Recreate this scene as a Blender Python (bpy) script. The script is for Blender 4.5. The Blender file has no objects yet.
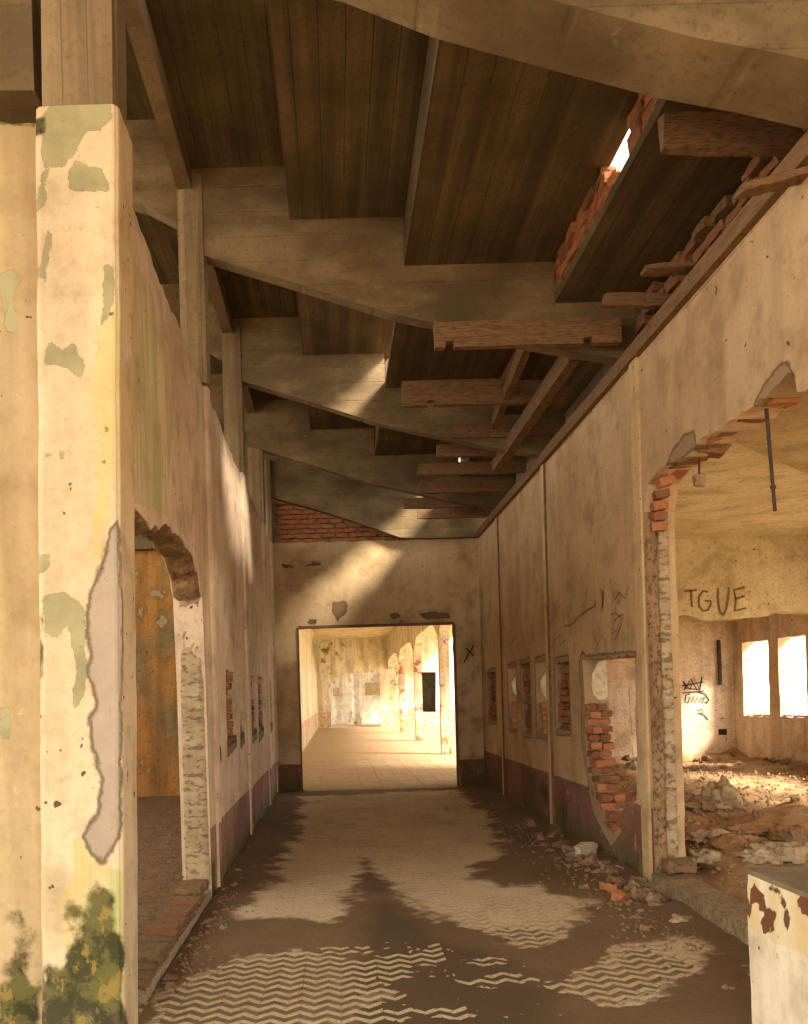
import bpy, bmesh, math, random
import numpy as np
from mathutils import Vector, Matrix
from mathutils.geometry import delaunay_2d_cdt
random.seed(7)
rng = np.random.default_rng(7)
scene = bpy.context.scene
COL = scene.collection

# ------------------------------------------------------------------ camera
F, CX, CY, HC, ROLL = 880.0, 337.0, 699.0, 1.5, math.radians(1.6)
cd = bpy.data.cameras.new('camera'); cam = bpy.data.objects.new('camera', cd); COL.objects.link(cam)
cd.sensor_fit = 'VERTICAL'; cd.sensor_height = 24; cd.lens = F / 1024 * 24
cd.shift_x = (404 - CX) / 1024; cd.shift_y = (CY - 512) / 1024
cd.clip_start = .05; cd.clip_end = 300
cam.matrix_world = Matrix.Translation((0, 0, HC)) @ Matrix.Rotation(math.pi / 2, 4, 'X') @ Matrix.Rotation(-ROLL, 4, 'Z')
scene.camera = cam
# ------------------------------------------------------------------ light
w = bpy.data.worlds.new('world'); scene.world = w; w.use_nodes = True
bg = w.node_tree.nodes['Background']
bg.inputs[0].default_value = (1.0, .91, .775, 1); bg.inputs[1].default_value = 1.75
SUN = Vector((-1.0, .75, -.98)).normalized()
sl = bpy.data.lights.new('sun', 'SUN'); sl.energy = 7.5; sl.color = (1, .88, .70); sl.angle = math.radians(15)
so = bpy.data.objects.new('sun', sl); COL.objects.link(so); so.rotation_euler = SUN.to_track_quat('-Z', 'Y').to_euler()
so.location = (6, -4, 9)
scene.view_settings.view_transform = 'Standard'; scene.view_settings.look = 'None'
scene.view_settings.gamma = 1; scene.view_settings.use_curve_mapping = False
scene.view_settings.exposure = 1.2

# ------------------------------------------------------------------ pixel -> place
CR, SR = math.cos(ROLL), math.sin(ROLL)
def ray(px, py):
    u = (px - CX) / F; v = -(py - CY) / F
    return u * CR + v * SR, -u * SR + v * CR
def atX(px, py, X):
    a, b = ray(px, py); y = X / a; return (y, HC + b * y)          # (Y, Z)
def atY(px, py, Y):
    a, b = ray(px, py); return (a * Y, HC + b * Y)                 # (X, Z)
def atZ(px, py, Z=0.0):
    a, b = ray(px, py); y = (Z - HC) / b; return (a * y, y)        # (X, Y)

# ------------------------------------------------------------------ numpy noise
_P = rng.random((256, 256))
def vnoise(x, y):
    xi = np.floor(x).astype(int); yi = np.floor(y).astype(int)
    fx = x - xi; fy = y - yi
    fx = fx * fx * (3 - 2 * fx); fy = fy * fy * (3 - 2 * fy)
    a = _P[xi & 255, yi & 255]; b = _P[(xi + 1) & 255, yi & 255]
    c = _P[xi & 255, (yi + 1) & 255]; d = _P[(xi + 1) & 255, (yi + 1) & 255]
    return (a * (1 - fx) + b * fx) * (1 - fy) + (c * (1 - fx) + d * fx) * fy
def fbm(x, y, o=4):
    x = np.asarray(x, float); y = np.asarray(y, float); s = np.zeros_like(x); amp = .5; f = 1.
    for i in range(o):
        s += amp * vnoise(x * f + 17.3 * i, y * f + 5.1 * i); amp *= .5; f *= 2.03
    return s / (1 - .5 ** o)                                        # about 0..1, mean .5
def inside(poly, x, y):
    r = np.zeros(x.shape, bool); n = len(poly)
    for i in range(n):
        x0, y0 = poly[i]; x1, y1 = poly[(i + 1) % n]
        c = ((y0 > y) != (y1 > y))
        r ^= c & (x < (x1 - x0) * (y - y0) / ((y1 - y0) if y1 != y0 else 1e-9) + x0)
    return r
def sdf(poly, x, y):
    d = np.full(x.shape, 1e9); n = len(poly)
    for i in range(n):
        x0, y0 = poly[i]; x1, y1 = poly[(i + 1) % n]
        dx, dy = x1 - x0, y1 - y0; L = dx * dx + dy * dy + 1e-12
        t = np.clip(((x - x0) * dx + (y - y0) * dy) / L, 0, 1)
        d = np.minimum(d, np.hypot(x - x0 - t * dx, y - y0 - t * dy))
    return np.where(inside(poly, x, y), d, -d)
def sdfs(polys, x, y):
    d = np.full(x.shape, -1.0)
    for p in polys: d = np.maximum(d, np.maximum(sdf(p, x, y), -1))
    return d
def jag(poly, step, amp, seed=0, closed=True):
    r = random.Random(seed); out = []; n = len(poly)
    for i in range(n if closed else n - 1):
        a = Vector(poly[i]); b = Vector(poly[(i + 1) % n]); k = max(1, int((b - a).length / step))
        nrm = Vector((-(b - a).y, (b - a).x)).normalized() if (b - a).length else Vector((0, 0))
        for j in range(k):
            p = a.lerp(b, j / k) + (nrm * r.uniform(-amp, amp) if j else Vector((0, 0)))
            out.append((p.x, p.y))
    if not closed: out.append(tuple(poly[-1]))
    return out

# ------------------------------------------------------------------ materials
class NT:
    def __init__(s, name):
        s.m = bpy.data.materials.new(name); s.m.use_nodes = True; s.t = s.m.node_tree
        s.b = s.t.nodes['Principled BSDF']; s.b.inputs['Roughness'].default_value = .9
        s.b.inputs['Specular IOR Level'].default_value = .2
        s.pos = s.n('ShaderNodeNewGeometry').outputs['Position']
    def n(s, k): return s.t.nodes.new(k)
    def put(s, sock, v):
        if isinstance(v, bpy.types.NodeSocket): s.t.links.new(v, sock)
        elif isinstance(v, (tuple, list)) and len(v) == 3 and sock.type == 'RGBA': sock.default_value = (*v, 1)
        else: sock.default_value = v
    def vec(s, sc, off=(0, 0, 0), src=None):
        m = s.n('ShaderNodeMapping'); s.put(m.inputs[0], src or s.pos); m.inputs['Scale'].default_value = sc; m.inputs['Location'].default_value = off
        return m.outputs[0]
    def noise(s, scale, detail=4, rough=.55, vec=None):
        n = s.n('ShaderNodeTexNoise'); s.put(n.inputs['Vector'], vec or s.pos)
        n.inputs['Scale'].default_value = scale; n.inputs['Detail'].default_value = detail; n.inputs['Roughness'].default_value = rough
        return n.outputs['Fac']
    def mth(s, op, a, b=0.0, clamp=False):
        n = s.n('ShaderNodeMath'); n.operation = op; n.use_clamp = clamp; s.put(n.inputs[0], a); s.put(n.inputs[1], b); return n.outputs[0]
    def rng(s, v, a, b, lo=0., hi=1.):
        n = s.n('ShaderNodeMapRange'); n.interpolation_type = 'SMOOTHSTEP'; s.put(n.inputs[0], v)
        n.inputs[1].default_value = a; n.inputs[2].default_value = b; n.inputs[3].default_value = lo; n.inputs[4].default_value = hi
        return n.outputs[0]
    def mix(s, f, a, b, mode='MIX'):
        n = s.n('ShaderNodeMix'); n.data_type = 'RGBA'; n.blend_type = mode
        s.put(n.inputs[0], f); s.put(n.inputs[6], a); s.put(n.inputs[7], b); return n.outputs[2]
    def sep(s, v=None):
        n = s.n('ShaderNodeSeparateXYZ'); s.put(n.inputs[0], v or s.pos); return n.outputs
    def attr(s, name):
        n = s.n('ShaderNodeAttribute'); n.attribute_name = name; return n
    def orand(s): return s.n('ShaderNodeObjectInfo').outputs['Random']
    def bump(s, h, st=.4, dist=.01):
        n = s.n('ShaderNodeBump'); n.inputs['Strength'].default_value = st; n.inputs['Distance'].default_value = dist
        s.put(n.inputs['Height'], h); s.t.links.new(n.outputs[0], s.b.inputs['Normal'])
    def done(s, col, rough=None):
        s.put(s.b.inputs['Base Color'], col)
        if rough is not None: s.put(s.b.inputs['Roughness'], rough)
        return s.m

def plaster(name, cream, cream2, grime=(.20, .115, .048), peel=(.30, .25, .18), dado=None, dado_h=.53, stain=.6,
            auto=.655, masked=False, moss=(.022, .024, .007), moss2=(.105, .10, .024), patch2=(.33, .33, .19), yel=(.62, .55, .16),
            dado_z=0.0, streak=.3, mossw=(-.05, .12), wear=(.60, .66), mott=1.0, yel2=(.42, .46, .18), ystr=(.15, .9), dax=None):
    N = NT(name)
    n1 = N.noise(1.1, 5); n2 = N.noise(11, 7, .65); n3 = N.noise(3.1, 8, .6); n4 = N.noise(38, 4, .6)
    st = N.noise(1, 6, .65, N.vec((6, 6, .5))); n5 = N.noise(27, 8, .7); n6 = N.noise(6.5, 10, .72)
    st2 = N.noise(1, 3, .6, N.vec((2.5, 2.5, .25)))
    c = N.mix(N.rng(n1, .38, .66), cream, cream2)
    c = N.mix(N.mth('MULTIPLY', N.rng(st, .46, .64), streak), c, N.mix(.6, c, grime))
    c = N.mix(N.mth('MULTIPLY', N.rng(st2, .45, .66), stain), c, N.mix(.6, c, grime))
    c = N.mix(N.mth('MULTIPLY', N.rng(n3, .47, .68), .38), c, grime)
    c = N.mix(N.mth('MULTIPLY', N.rng(n2, .52, .68), .25 * mott), c, grime)
    c = N.mix(N.mth('MULTIPLY', N.rng(n5, .5, .62), .28 * mott), c, grime)
    c = N.mix(N.rng(n6, .66, .68, 0, .6 * mott), c, tuple(v * .55 for v in cream2)); c = N.mix(N.rng(n6, .34, .31, 0, .5), c, tuple(min(1, v * 1.15) for v in cream))
    h = N.mth('MULTIPLY', n2, .3)
    if dado:
        z = N.sep()[2]
        f = N.rng(N.mth('ADD', z, N.mth('MULTIPLY', n2, .03)), dado_z + dado_h + .008, dado_z + dado_h + .022, 1, 0)
        f = N.mth('MULTIPLY', f, N.rng(n6, wear[0], wear[1], 1, .2))
        if dax is not None:
            gn = N.n('ShaderNodeNewGeometry').outputs['True Normal']; f = N.mth('MULTIPLY', f, N.rng(N.mth('ABSOLUTE', N.sep(gn)[dax]), .4, .6))
        d = N.mix(N.rng(n1, .4, .65), dado, tuple(v * .62 for v in dado))
        d = N.mix(N.rng(N.mth('ADD', z, N.mth('MULTIPLY', n3, .5)), dado_z + .3, dado_z + .55, .75, 0), d, moss2)
        c = N.mix(f, c, d)
    pe = N.mix(n2, peel, tuple(v * .6 for v in peel))
    if auto < 1:
        f = N.rng(n3, auto, auto + .012); c = N.mix(f, c, pe); h = N.mth('SUBTRACT', h, N.mth('MULTIPLY', f, .7))
    # small pocks
    f = N.rng(N.noise(17, 2, .5), .715, .735); c = N.mix(f, c, (.13, .08, .035)); h = N.mth('SUBTRACT', h, f)
    if masked:
        a = N.attr('mask'); r, g, b = N.n('ShaderNodeSeparateColor'), None, None
        N.t.links.new(a.outputs['Color'], r.inputs[0])
        R, G, B = r.outputs[0], r.outputs[1], r.outputs[2]; A = a.outputs['Alpha']
        j = N.mth('MULTIPLY', N.mth('SUBTRACT', n2, .5), .07)
        j = N.mth('ADD', j, N.mth('MULTIPLY', N.mth('SUBTRACT', n4, .5), .02))
        y = N.mix(N.rng(st, .4, .6), yel, yel2)
        c = N.mix(N.rng(N.mth('ADD', B, N.mth('MULTIPLY', j, 1.2)), -.004, .012, 0, .8), c, N.mix(N.rng(st, .4, .58, *ystr), c, y))
        fA = N.rng(N.mth('ADD', A, j), -.001, .003); c = N.mix(fA, c, N.mix(N.rng(n3, .4, .6), patch2, tuple(v * .75 for v in patch2)))
        fe = N.mth('MULTIPLY', N.rng(N.mth('ADD', R, j), -.016, -.001), N.rng(N.mth('ADD', R, j), .004, .02, 1, 0))
        fR = N.rng(N.mth('ADD', R, j), -.001, .003); c = N.mix(fR, c, pe)
        c = N.mix(N.mth('MULTIPLY', fe, .7), c, (.10, .065, .03))
        mm = N.mth('ADD', G, N.mth('MULTIPLY', N.mth('SUBTRACT', n3, .5), 1.5))
        mo = N.mix(N.rng(N.noise(7, 6, .7), .44, .56), moss, moss2); mo = N.mix(N.rng(N.noise(9, 6, .7, N.vec((1, 1, .6), (3, 1, 2))), .54, .6, 0, .9), mo, (.27, .185, .045)); mo = N.mix(N.rng(N.noise(5, 6, .7, N.vec((1, 1, 1), (7, 4, 2))), .55, .63, 0, .85), mo, (.085, .05, .022))
        c = N.mix(N.rng(mm, mossw[0], mossw[1], 0, .93), c, mo)
        h = N.mth('SUBTRACT', h, N.mth('MULTIPLY', N.mth('MAXIMUM', fR, fA), .8))
    h = N.mth('ADD', h, N.mth('MULTIPLY', n4, .12))
    N.bump(h, .55, .012)
    return N.done(c)

def concrete(name, c1, c2, axis=0, board=.14, marks=.8, dark=.5):
    N = NT(name)
    sc = [.35, .35, .35] if axis != 2 else [1.2, 1.2, 1.2]; sc[axis] = 9 if axis != 2 else 3
    n1 = N.noise(1.4, 6, .6); n2 = N.noise(14, 6, .65); st = N.noise(1, 4, .6, N.vec(tuple(sc)))
    c = N.mix(N.rng(n1, .35, .68), c1, c2)
    c = N.mix(N.mth('MULTIPLY', N.rng(st, .44, .66), dark), c, tuple(v * .4 for v in c1)); c = N.mix(N.rng(st, .46, .3, 0, .45), c, tuple(min(1, v * 1.5) for v in c2))
    c = N.mix(N.rng(N.noise(30, 8, .7), .52, .64, 0, .35), c, tuple(v * .4 for v in c1))
    x = N.mth('FRACT', N.mth('DIVIDE', N.sep()[axis], board))
    ln = N.mth('MULTIPLY', N.rng(N.mth('ABSOLUTE', N.mth('SUBTRACT', x, .5)), .455, .49), N.rng(n1, .35, .5))
    c = N.mix(N.mth('MULTIPLY', ln, marks), c, tuple(v * .35 for v in c1))
    c = N.mix(N.rng(n2, .6, .72, 0, .4), c, tuple(v * .5 for v in c1))
    c = N.mix(N.rng(N.noise(4, 5, .6), .66, .72, 0, .5), c, tuple(min(1, v * 1.5) for v in c2))
    N.bump(N.mth('SUBTRACT', N.mth('MULTIPLY', n2, .4), ln), .5, .008)
    return N.done(c)

def varied(name, cols, scale=14, bump=.4, rough=.9, rnd=True, stretch=(1, 1, 1)):
    N = NT(name)
    n1 = N.noise(scale, 5, .6, N.vec(stretch)); n2 = N.noise(scale * 4, 4, .6, N.vec(stretch))
    f = N.mth('ADD', N.rng(n1, .35, .65, 0, .6), N.mth('MULTIPLY', N.orand(), .4)) if rnd else N.rng(n1, .35, .65)
    c = N.mix(f, cols[0], cols[1])
    if len(cols) > 2: c = N.mix(N.rng(n2, .5, .62, 0, .8), c, cols[2])
    N.bump(N.mth('ADD', n1, N.mth('MULTIPLY', n2, .5)), bump, .01)
    return N.done(c, rough)

M = {}
M['pillar'] = plaster('pillar_plaster', (.70, .57, .385), (.62, .46, .26), masked=True, auto=.70, peel=(.50, .40, .30), stain=.35, streak=.3, mott=.5, patch2=(.38, .34, .19), yel=(.62, .47, .15), ystr=(.5, 1.0))
M['stub'] = plaster('stub_plaster', (.56, .43, .25), (.47, .345, .18), masked=True, auto=.69, stain=.6, mott=.45, patch2=(.38, .35, .20))
M['wall_l'] = plaster('left_wall_plaster', (.80, .63, .47), (.70, .53, .37), masked=True, auto=.70, dado=(.36, .20, .15), dax=0, stain=.3, streak=.15, mott=.5, mossw=(-.2, .5), yel=(.50, .45, .22), peel=(.28, .19, .11))
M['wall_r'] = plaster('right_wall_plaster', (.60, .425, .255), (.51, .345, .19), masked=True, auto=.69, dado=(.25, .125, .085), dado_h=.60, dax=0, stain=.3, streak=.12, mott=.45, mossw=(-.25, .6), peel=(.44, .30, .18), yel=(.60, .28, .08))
M['pilaster'] = plaster('pilaster_plaster', (.70, .52, .30), (.62, .44, .23), auto=.68, peel=(.30, .19, .10), stain=.4, streak=.3, mott=.6)
M['wall_b'] = plaster('end_wall_plaster', (.64, .475, .285), (.55, .385, .205), masked=True, auto=.71, dado=(.20, .10, .055), dado_h=.46, dax=1, stain=.25, streak=.1, mott=.6, mossw=(-.2, .7), peel=(.27, .18, .10))
M['room'] = plaster('room_plaster', (.90, .74, .56), (.84, .62, .42), auto=.70, peel=(.62, .38, .16), stain=.45)
M['room_c'] = plaster('room_ceiling_plaster', (.74, .64, .42), (.64, .54, .33), auto=.70, peel=(.48, .42, .27), stain=.15, streak=.05)
M['room_d'] = plaster('room_slab_plaster', (.52, .41, .22), (.44, .33, .16), auto=.70, peel=(.34, .26, .14), stain=.15, streak=.05)
M['rust'] = plaster('rusty_plaster', (.58, .28, .08), (.26, .23, .12), auto=.63, peel=(.52, .44, .26), stain=.7, streak=.5, grime=(.10, .07, .03))
M['hall'] = plaster('hall_plaster', (.84, .77, .60), (.78, .68, .44), masked=True, auto=.66, peel=(.52, .42, .18), stain=.7, dado=(.56, .30, .19), dado_h=.85, wear=(.44, .56), moss=(.10, .13, .02), moss2=(.30, .33, .06))
M['hallp'] = plaster('hall_column_paint', (.86, .78, .62), (.72, .54, .38), auto=.56, peel=(.50, .22, .12), stain=.7, dado=(.44, .32, .16), dado_h=.7, wear=(.45, .55))
M['white'] = plaster('pale_room_plaster', (.80, .76, .66), (.66, .62, .52), auto=.66, peel=(.42, .38, .30), stain=.6)
M['block'] = plaster('block_plaster', (.84, .74, .57), (.78, .66, .46), masked=True, auto=.74, peel=(.22, .085, .04), stain=.3, streak=.2, mott=.35, yel2=(.66, .50, .22), patch2=(.24, .175, .105), yel=(.70, .56, .24))
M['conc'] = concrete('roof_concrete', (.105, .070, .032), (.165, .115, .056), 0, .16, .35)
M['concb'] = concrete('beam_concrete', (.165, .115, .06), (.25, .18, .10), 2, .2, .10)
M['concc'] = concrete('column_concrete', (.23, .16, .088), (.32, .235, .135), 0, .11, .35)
M['brick'] = varied('red_brick', [(.36, .115, .045), (.48, .20, .085), (.27, .17, .10)], 14)
M['brickd'] = varied('dark_brick', [(.20, .08, .038), (.31, .125, .06), (.16, .12, .08)], 18)
M['brickold'] = varied('old_curb_brick', [(.26, .125, .065), (.17, .12, .07), (.10, .095, .035)], 10)
M['mortar'] = varied('mortar', [(.40, .32, .22), (.30, .23, .15), (.22, .17, .11)], 16, rnd=False)
M['jamb'] = varied('broken_render', [(.50, .39, .25), (.38, .28, .17), (.17, .105, .055)], 1, .9, rnd=False, stretch=(3.2, 3.2, 7))
M['lintel'] = varied('raw_lintel_brick', [(.24, .13, .07), (.34, .22, .12), (.12, .075, .04)], 8, .9, rnd=False)
M['curb'] = varied('dirty_curb', [(.30, .21, .125), (.21, .145, .08), (.13, .11, .05)], 7, .9, rnd=False)
M['rawedge'] = varied('raw_broken_edge', [(.34, .22, .12), (.22, .13, .065), (.09, .05, .025)], 1, .9, rnd=False, stretch=(9, 9, 6))
M['crack'] = varied('joint_brown', [(.16, .085, .04), (.26, .14, .07)], 10, rnd=False)
M['wood'] = varied('old_timber', [(.25, .145, .075), (.17, .095, .05), (.10, .06, .03)], 3, .4, .8, stretch=(1.5, 1.5, 12))
M['woodx'] = varied('old_timber_joist', [(.27, .155, .08), (.18, .10, .05), (.11, .065, .032)], 3, .4, .8, stretch=(1.2, 6, 12))
M['woody'] = varied('old_timber_plate', [(.26, .15, .075), (.18, .10, .05), (.12, .07, .035)], 3, .4, .8, stretch=(9, .6, 9))
M['tile'] = varied('tile_ridge', [(.58, .47, .30), (.49, .385, .235), (.36, .27, .155)], 9, .2, .7)
M['groove'] = varied('tile_groove', [(.23, .16, .085), (.17, .12, .065)], 12, .3, rnd=False)
M['halltile'] = varied('hall_tile', [(.46, .34, .21), (.39, .28, .165), (.33, .23, .135)], 5, .2, .8)
M['soil'] = varied('rubble_soil', [(.21, .125, .065), (.13, .08, .042), (.28, .18, .10)], 5, 1.0, rnd=False)
M['soilr'] = varied('sandy_rubble_soil', [(.40, .25, .125), (.24, .14, .07), (.46, .31, .17)], 3, 1.0, rnd=False)
M['ground'] = varied('outside_ground', [(.48, .38, .26), (.40, .31, .20)], 1, .4, rnd=False)
M['chunk'] = varied('rubble_chunk', [(.30, .18, .10), (.20, .13, .08), (.38, .29, .20)], 20)
M['rag'] = varied('plastic_sheet', [(.50, .39, .25), (.38, .28, .17), (.24, .16, .09)], 6, .5, .6)
M['ragb'] = varied('brown_rag', [(.36, .20, .09), (.24, .13, .06), (.44, .28, .15)], 7, .7)
M['iron'] = varied('rusty_iron', [(.09, .05, .03), (.05, .035, .025)], 30, .3, .7)
M['spray'] = varied('black_spray', [(.05, .04, .03), (.07, .055, .04)], 30, 0, rnd=False)
M['pencil'] = varied('faded_marker', [(.17, .12, .07), (.22, .16, .10)], 30, 0, rnd=False)
M['ochre'] = varied('scraped_orange', [(.46, .24, .09), (.40, .20, .07)], 30, 0, rnd=False)
M['dark'] = varied('recess_shade_paint', [(.035, .03, .022), (.06, .05, .035)], 4, .2, rnd=False)  # near-black colour painted in for the shade inside openings
M['pale'] = varied('pale_jamb_plaster', [(.70, .60, .45), (.58, .47, .33), (.46, .36, .24)], 6, .2, rnd=False)
M['moss'] = varied('moss', [(.04, .055, .012), (.09, .10, .02), (.16, .15, .04)], 20, 1, rnd=False)

# ------------------------------------------------------------------ mesh helpers
def obj(name, me, mat=None, parent=None, loc=None):
    o = bpy.data.objects.new(name, me); COL.objects.link(o)
    if mat is not None and me is not None and not me.materials: me.materials.append(M[mat] if isinstance(mat, str) else mat)
    if parent is not None: o.parent = parent
    if loc is not None: o.location = loc
    return o
def tag(o, label=None, cat=None, group=None, kind=None):
    if label: o['label'] = label
    if cat: o['category'] = cat
    if group: o['group'] = group
    if kind: o['kind'] = kind
    return o
def struct(o, label=None): return tag(o, label, None, None, 'structure')
def empty(name, loc=(0, 0, 0)):
    o = bpy.data.objects.new(name, None); COL.objects.link(o); o.location = loc; o.empty_display_size = .1; return o
def mesh(name, v, f, smooth=False):
    me = bpy.data.meshes.new(name); me.from_pydata([tuple(p) for p in v], [], [tuple(p) for p in f]); me.update()
    if smooth: me.polygons.foreach_set('use_smooth', [True] * len(me.polygons))
    return me
BOXF = [(0, 3, 2, 1), (4, 5, 6, 7), (0, 1, 5, 4), (1, 2, 6, 5), (2, 3, 7, 6), (3, 0, 4, 7)]
def boxv(x0, x1, y0, y1, z0, z1):
    return [(x0, y0, z0), (x1, y0, z0), (x1, y1, z0), (x0, y1, z0), (x0, y0, z1), (x1, y0, z1), (x1, y1, z1), (x0, y1, z1)]
def box(name, x0, x1, y0, y1, z0, z1, mat, parent=None):
    return obj(name, mesh(name, boxv(x0, x1, y0, y1, z0, z1), BOXF), mat, parent)
def prismY(name, prof, y0, y1, mat, parent=None):
    """a closed (X, Z) outline pushed along Y"""
    bm = bmesh.new(); a = [bm.verts.new((x, y0, z)) for x, z in prof]; b = [bm.verts.new((x, y1, z)) for x, z in prof]
    bm.faces.new(a); bm.faces.new(b[::-1])
    for i in range(len(a)):
        j = (i + 1) % len(a); bm.faces.new((a[j], a[i], b[i], b[j]))
    bmesh.ops.recalc_face_normals(bm, faces=bm.faces); bmesh.ops.triangulate(bm, faces=bm.faces)
    me = bpy.data.meshes.new(name); bm.to_mesh(me); bm.free()
    return obj(name, me, mat, parent)
def rough_box(lx, ly, lz, seed, cuts=1, amp=.12, bev=.0):
    """a worn block, centred, base size lx ly lz"""
    r = random.Random(seed); bm = bmesh.new(); bmesh.ops.create_cube(bm, size=1)
    if cuts: bmesh.ops.subdivide_edges(bm, edges=bm.edges, cuts=cuts, use_grid_fill=True)
    m = min(lx, ly, lz)
    for v in bm.verts:
        k = (abs(v.co.x) > .49) + (abs(v.co.y) > .49) + (abs(v.co.z) > .49)
        s = 1 - (.06 if k == 3 else (.02 if k == 2 else 0))
        v.co = Vector((v.co.x * lx * s, v.co.y * ly * s, v.co.z * lz * s)) + Vector([r.uniform(-1, 1) for _ in range(3)]) * m * amp
    me = bpy.data.meshes.new('block'); bm.to_mesh(me); bm.free(); return me
def cdt_wall(name, outer, holes, res, to3d, thick, mat, maskfn=None, parent=None, wob=0.0, back=True):
    """a wall from a 2-D outline (u, v) with holes, filled with a grid so it can carry masks; to3d(u, v, d) -> xyz"""
    us = [p[0] for p in outer]; vs = [p[1] for p in outer]
    u0, u1, v0, v1 = min(us), max(us), min(vs), max(vs)
    pts = [list(outer)] + [list(h) for h in holes]
    V = []; E = []
    for L in pts:
        b = len(V); V += L; E += [(b + i, b + (i + 1) % len(L)) for i in range(len(L))]
    g = np.meshgrid(np.arange(u0 + res * .5, u1, res), np.arange(v0 + res * .5, v1, res))
    gx = g[0].ravel(); gy = g[1].ravel()
    ok = sdf(outer, gx, gy) > res * .35
    for h in holes: ok &= sdf(h, gx, gy) < -res * .35
    V += list(zip(gx[ok], gy[ok]))
    r = delaunay_2d_cdt([Vector(p) for p in V], E, [], 0, 1e-6)
    v2 = np.array([(p.x, p.y) for p in r[0]]); tri = np.array([f for f in r[2] if len(f) == 3])
    c = v2[tri].mean(1); k = inside(outer, c[:, 0], c[:, 1])
    for h in holes: k &= ~inside(h, c[:, 0], c[:, 1])
    tri = tri[k]; n = len(v2)
    d = (fbm(v2[:, 0] * 1.3, v2[:, 1] * 1.3) - .5) * wob
    front = [to3d(u, v, dd) for (u, v), dd in zip(v2, d)]
    e = np.concatenate([tri[:, [0, 1]], tri[:, [1, 2]], tri[:, [2, 0]]])
    key = np.sort(e, 1); uq, idx, cnt = np.unique(key, axis=0, return_index=True, return_counts=True)
    be = e[idx[cnt == 1]]
    verts = front + [to3d(u, v, thick) for u, v in v2]
    faces = [tuple(t) for t in tri]
    if back: faces += [tuple(t[::-1] + n) for t in tri]
    faces += [(b, a, a + n, b + n) for a, b in be]
    me = mesh(name, verts, faces)
    bm = bmesh.new(); bm.from_mesh(me); bmesh.ops.recalc_face_normals(bm, faces=bm.faces)
    bmesh.ops.delete(bm, geom=[q for q in bm.verts if not q.link_faces], context='VERTS'); bm.to_mesh(me); bm.free()
    o = obj(name, me, mat, parent)
    if maskfn: set_mask(me, maskfn)
    return o
def coords(me):
    a = np.empty(len(me.vertices) * 3); me.vertices.foreach_get('co', a); return a.reshape(-1, 3)
def set_mask(me, fn):
    c = coords(me); m = np.asarray(fn(c[:, 0], c[:, 1], c[:, 2])).T                # (n,4)
    at = me.color_attributes.new('mask', 'FLOAT_COLOR', 'POINT'); at.data.foreach_set('color', np.ascontiguousarray(m, dtype=np.float32).ravel())
def dense_box(name, x0, x1, y0, y1, z0, z1, res, mat, maskfn=None, parent=None, shear=0.0, wob=.006, zc=0):
    bm = bmesh.new()
    def face(o, du, dv):
        nu = max(1, int(Vector(du).length / res)); nv = max(1, int(Vector(dv).length / res)); o = Vector(o); du = Vector(du); dv = Vector(dv)
        g = [[bm.verts.new(o + du * (i / nu) + dv * (j / nv)) for i in range(nu + 1)] for j in range(nv + 1)]
        for j in range(nv):
            for i in range(nu): bm.faces.new((g[j][i], g[j][i + 1], g[j + 1][i + 1], g[j + 1][i]))
    X, Y, Z = x1 - x0, y1 - y0, z1 - z0
    face((x0, y0, z0), (X, 0, 0), (0, 0, Z)); face((x1, y0, z0), (0, Y, 0), (0, 0, Z)); face((x1, y1, z0), (-X, 0, 0), (0, 0, Z))
    face((x0, y1, z0), (0, -Y, 0), (0, 0, Z)); face((x0, y0, z1), (X, 0, 0), (0, Y, 0)); face((x0, y1, z0), (X, 0, 0), (0, -Y, 0))
    bmesh.ops.remove_doubles(bm, verts=bm.verts, dist=1e-4)
    me = bpy.data.meshes.new(name); bm.to_mesh(me); bm.free()
    c = coords(me)
    mid = np.array([(x0 + x1) / 2, (y0 + y1) / 2])
    d = c[:, :2] - mid; nrm = d / (np.abs(d).max(1, keepdims=True) + 1e-6)
    k = (fbm(c[:, 2] * 3 + c[:, 0] * 5, c[:, 1] * 5 + c[:, 0] * 2) - .5) * 2 * wob
    hx = np.minimum(np.abs(c[:, 0] - x0), np.abs(c[:, 0] - x1)); hy = np.minimum(np.abs(c[:, 1] - y0), np.abs(c[:, 1] - y1))
    edge = np.clip(1 - np.maximum(hx, hy) / .03, 0, 1) ** 2 * .012
    c[:, :2] += nrm * (k - edge)[:, None]
    c[:, 0] += shear * (c[:, 2] - zc)
    me.vertices.foreach_set('co', c.ravel()); me.update()
    o = obj(name, me, mat, parent)
    if maskfn: set_mask(me, maskfn)
    return o
def ribbon(name, pts3, width, up, mat, parent=None, closed=False):
    """flat painted stroke: a strip of quads lying in the plane whose normal is `up`"""
    P = [Vector(p) for p in pts3]; up = Vector(up); v = []; f = []
    for i, p in enumerate(P):
        t = (P[min(i + 1, len(P) - 1)] - P[max(i - 1, 0)]).normalized(); s = t.cross(up).normalized() * width / 2
        v += [p - s, p + s]
    for i in range(len(P) - 1): f.append((2 * i, 2 * i + 1, 2 * i + 3, 2 * i + 2))
    return v, f
def strokes(name, lines, width, up, mat, parent):
    V = []; Fc = []
    for L in lines:
        v, f = ribbon(name, L, width, up, mat); b = len(V); V += v; Fc += [tuple(i + b for i in q) for q in f]
    return obj(name, mesh(name, V, Fc), mat, parent)
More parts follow.
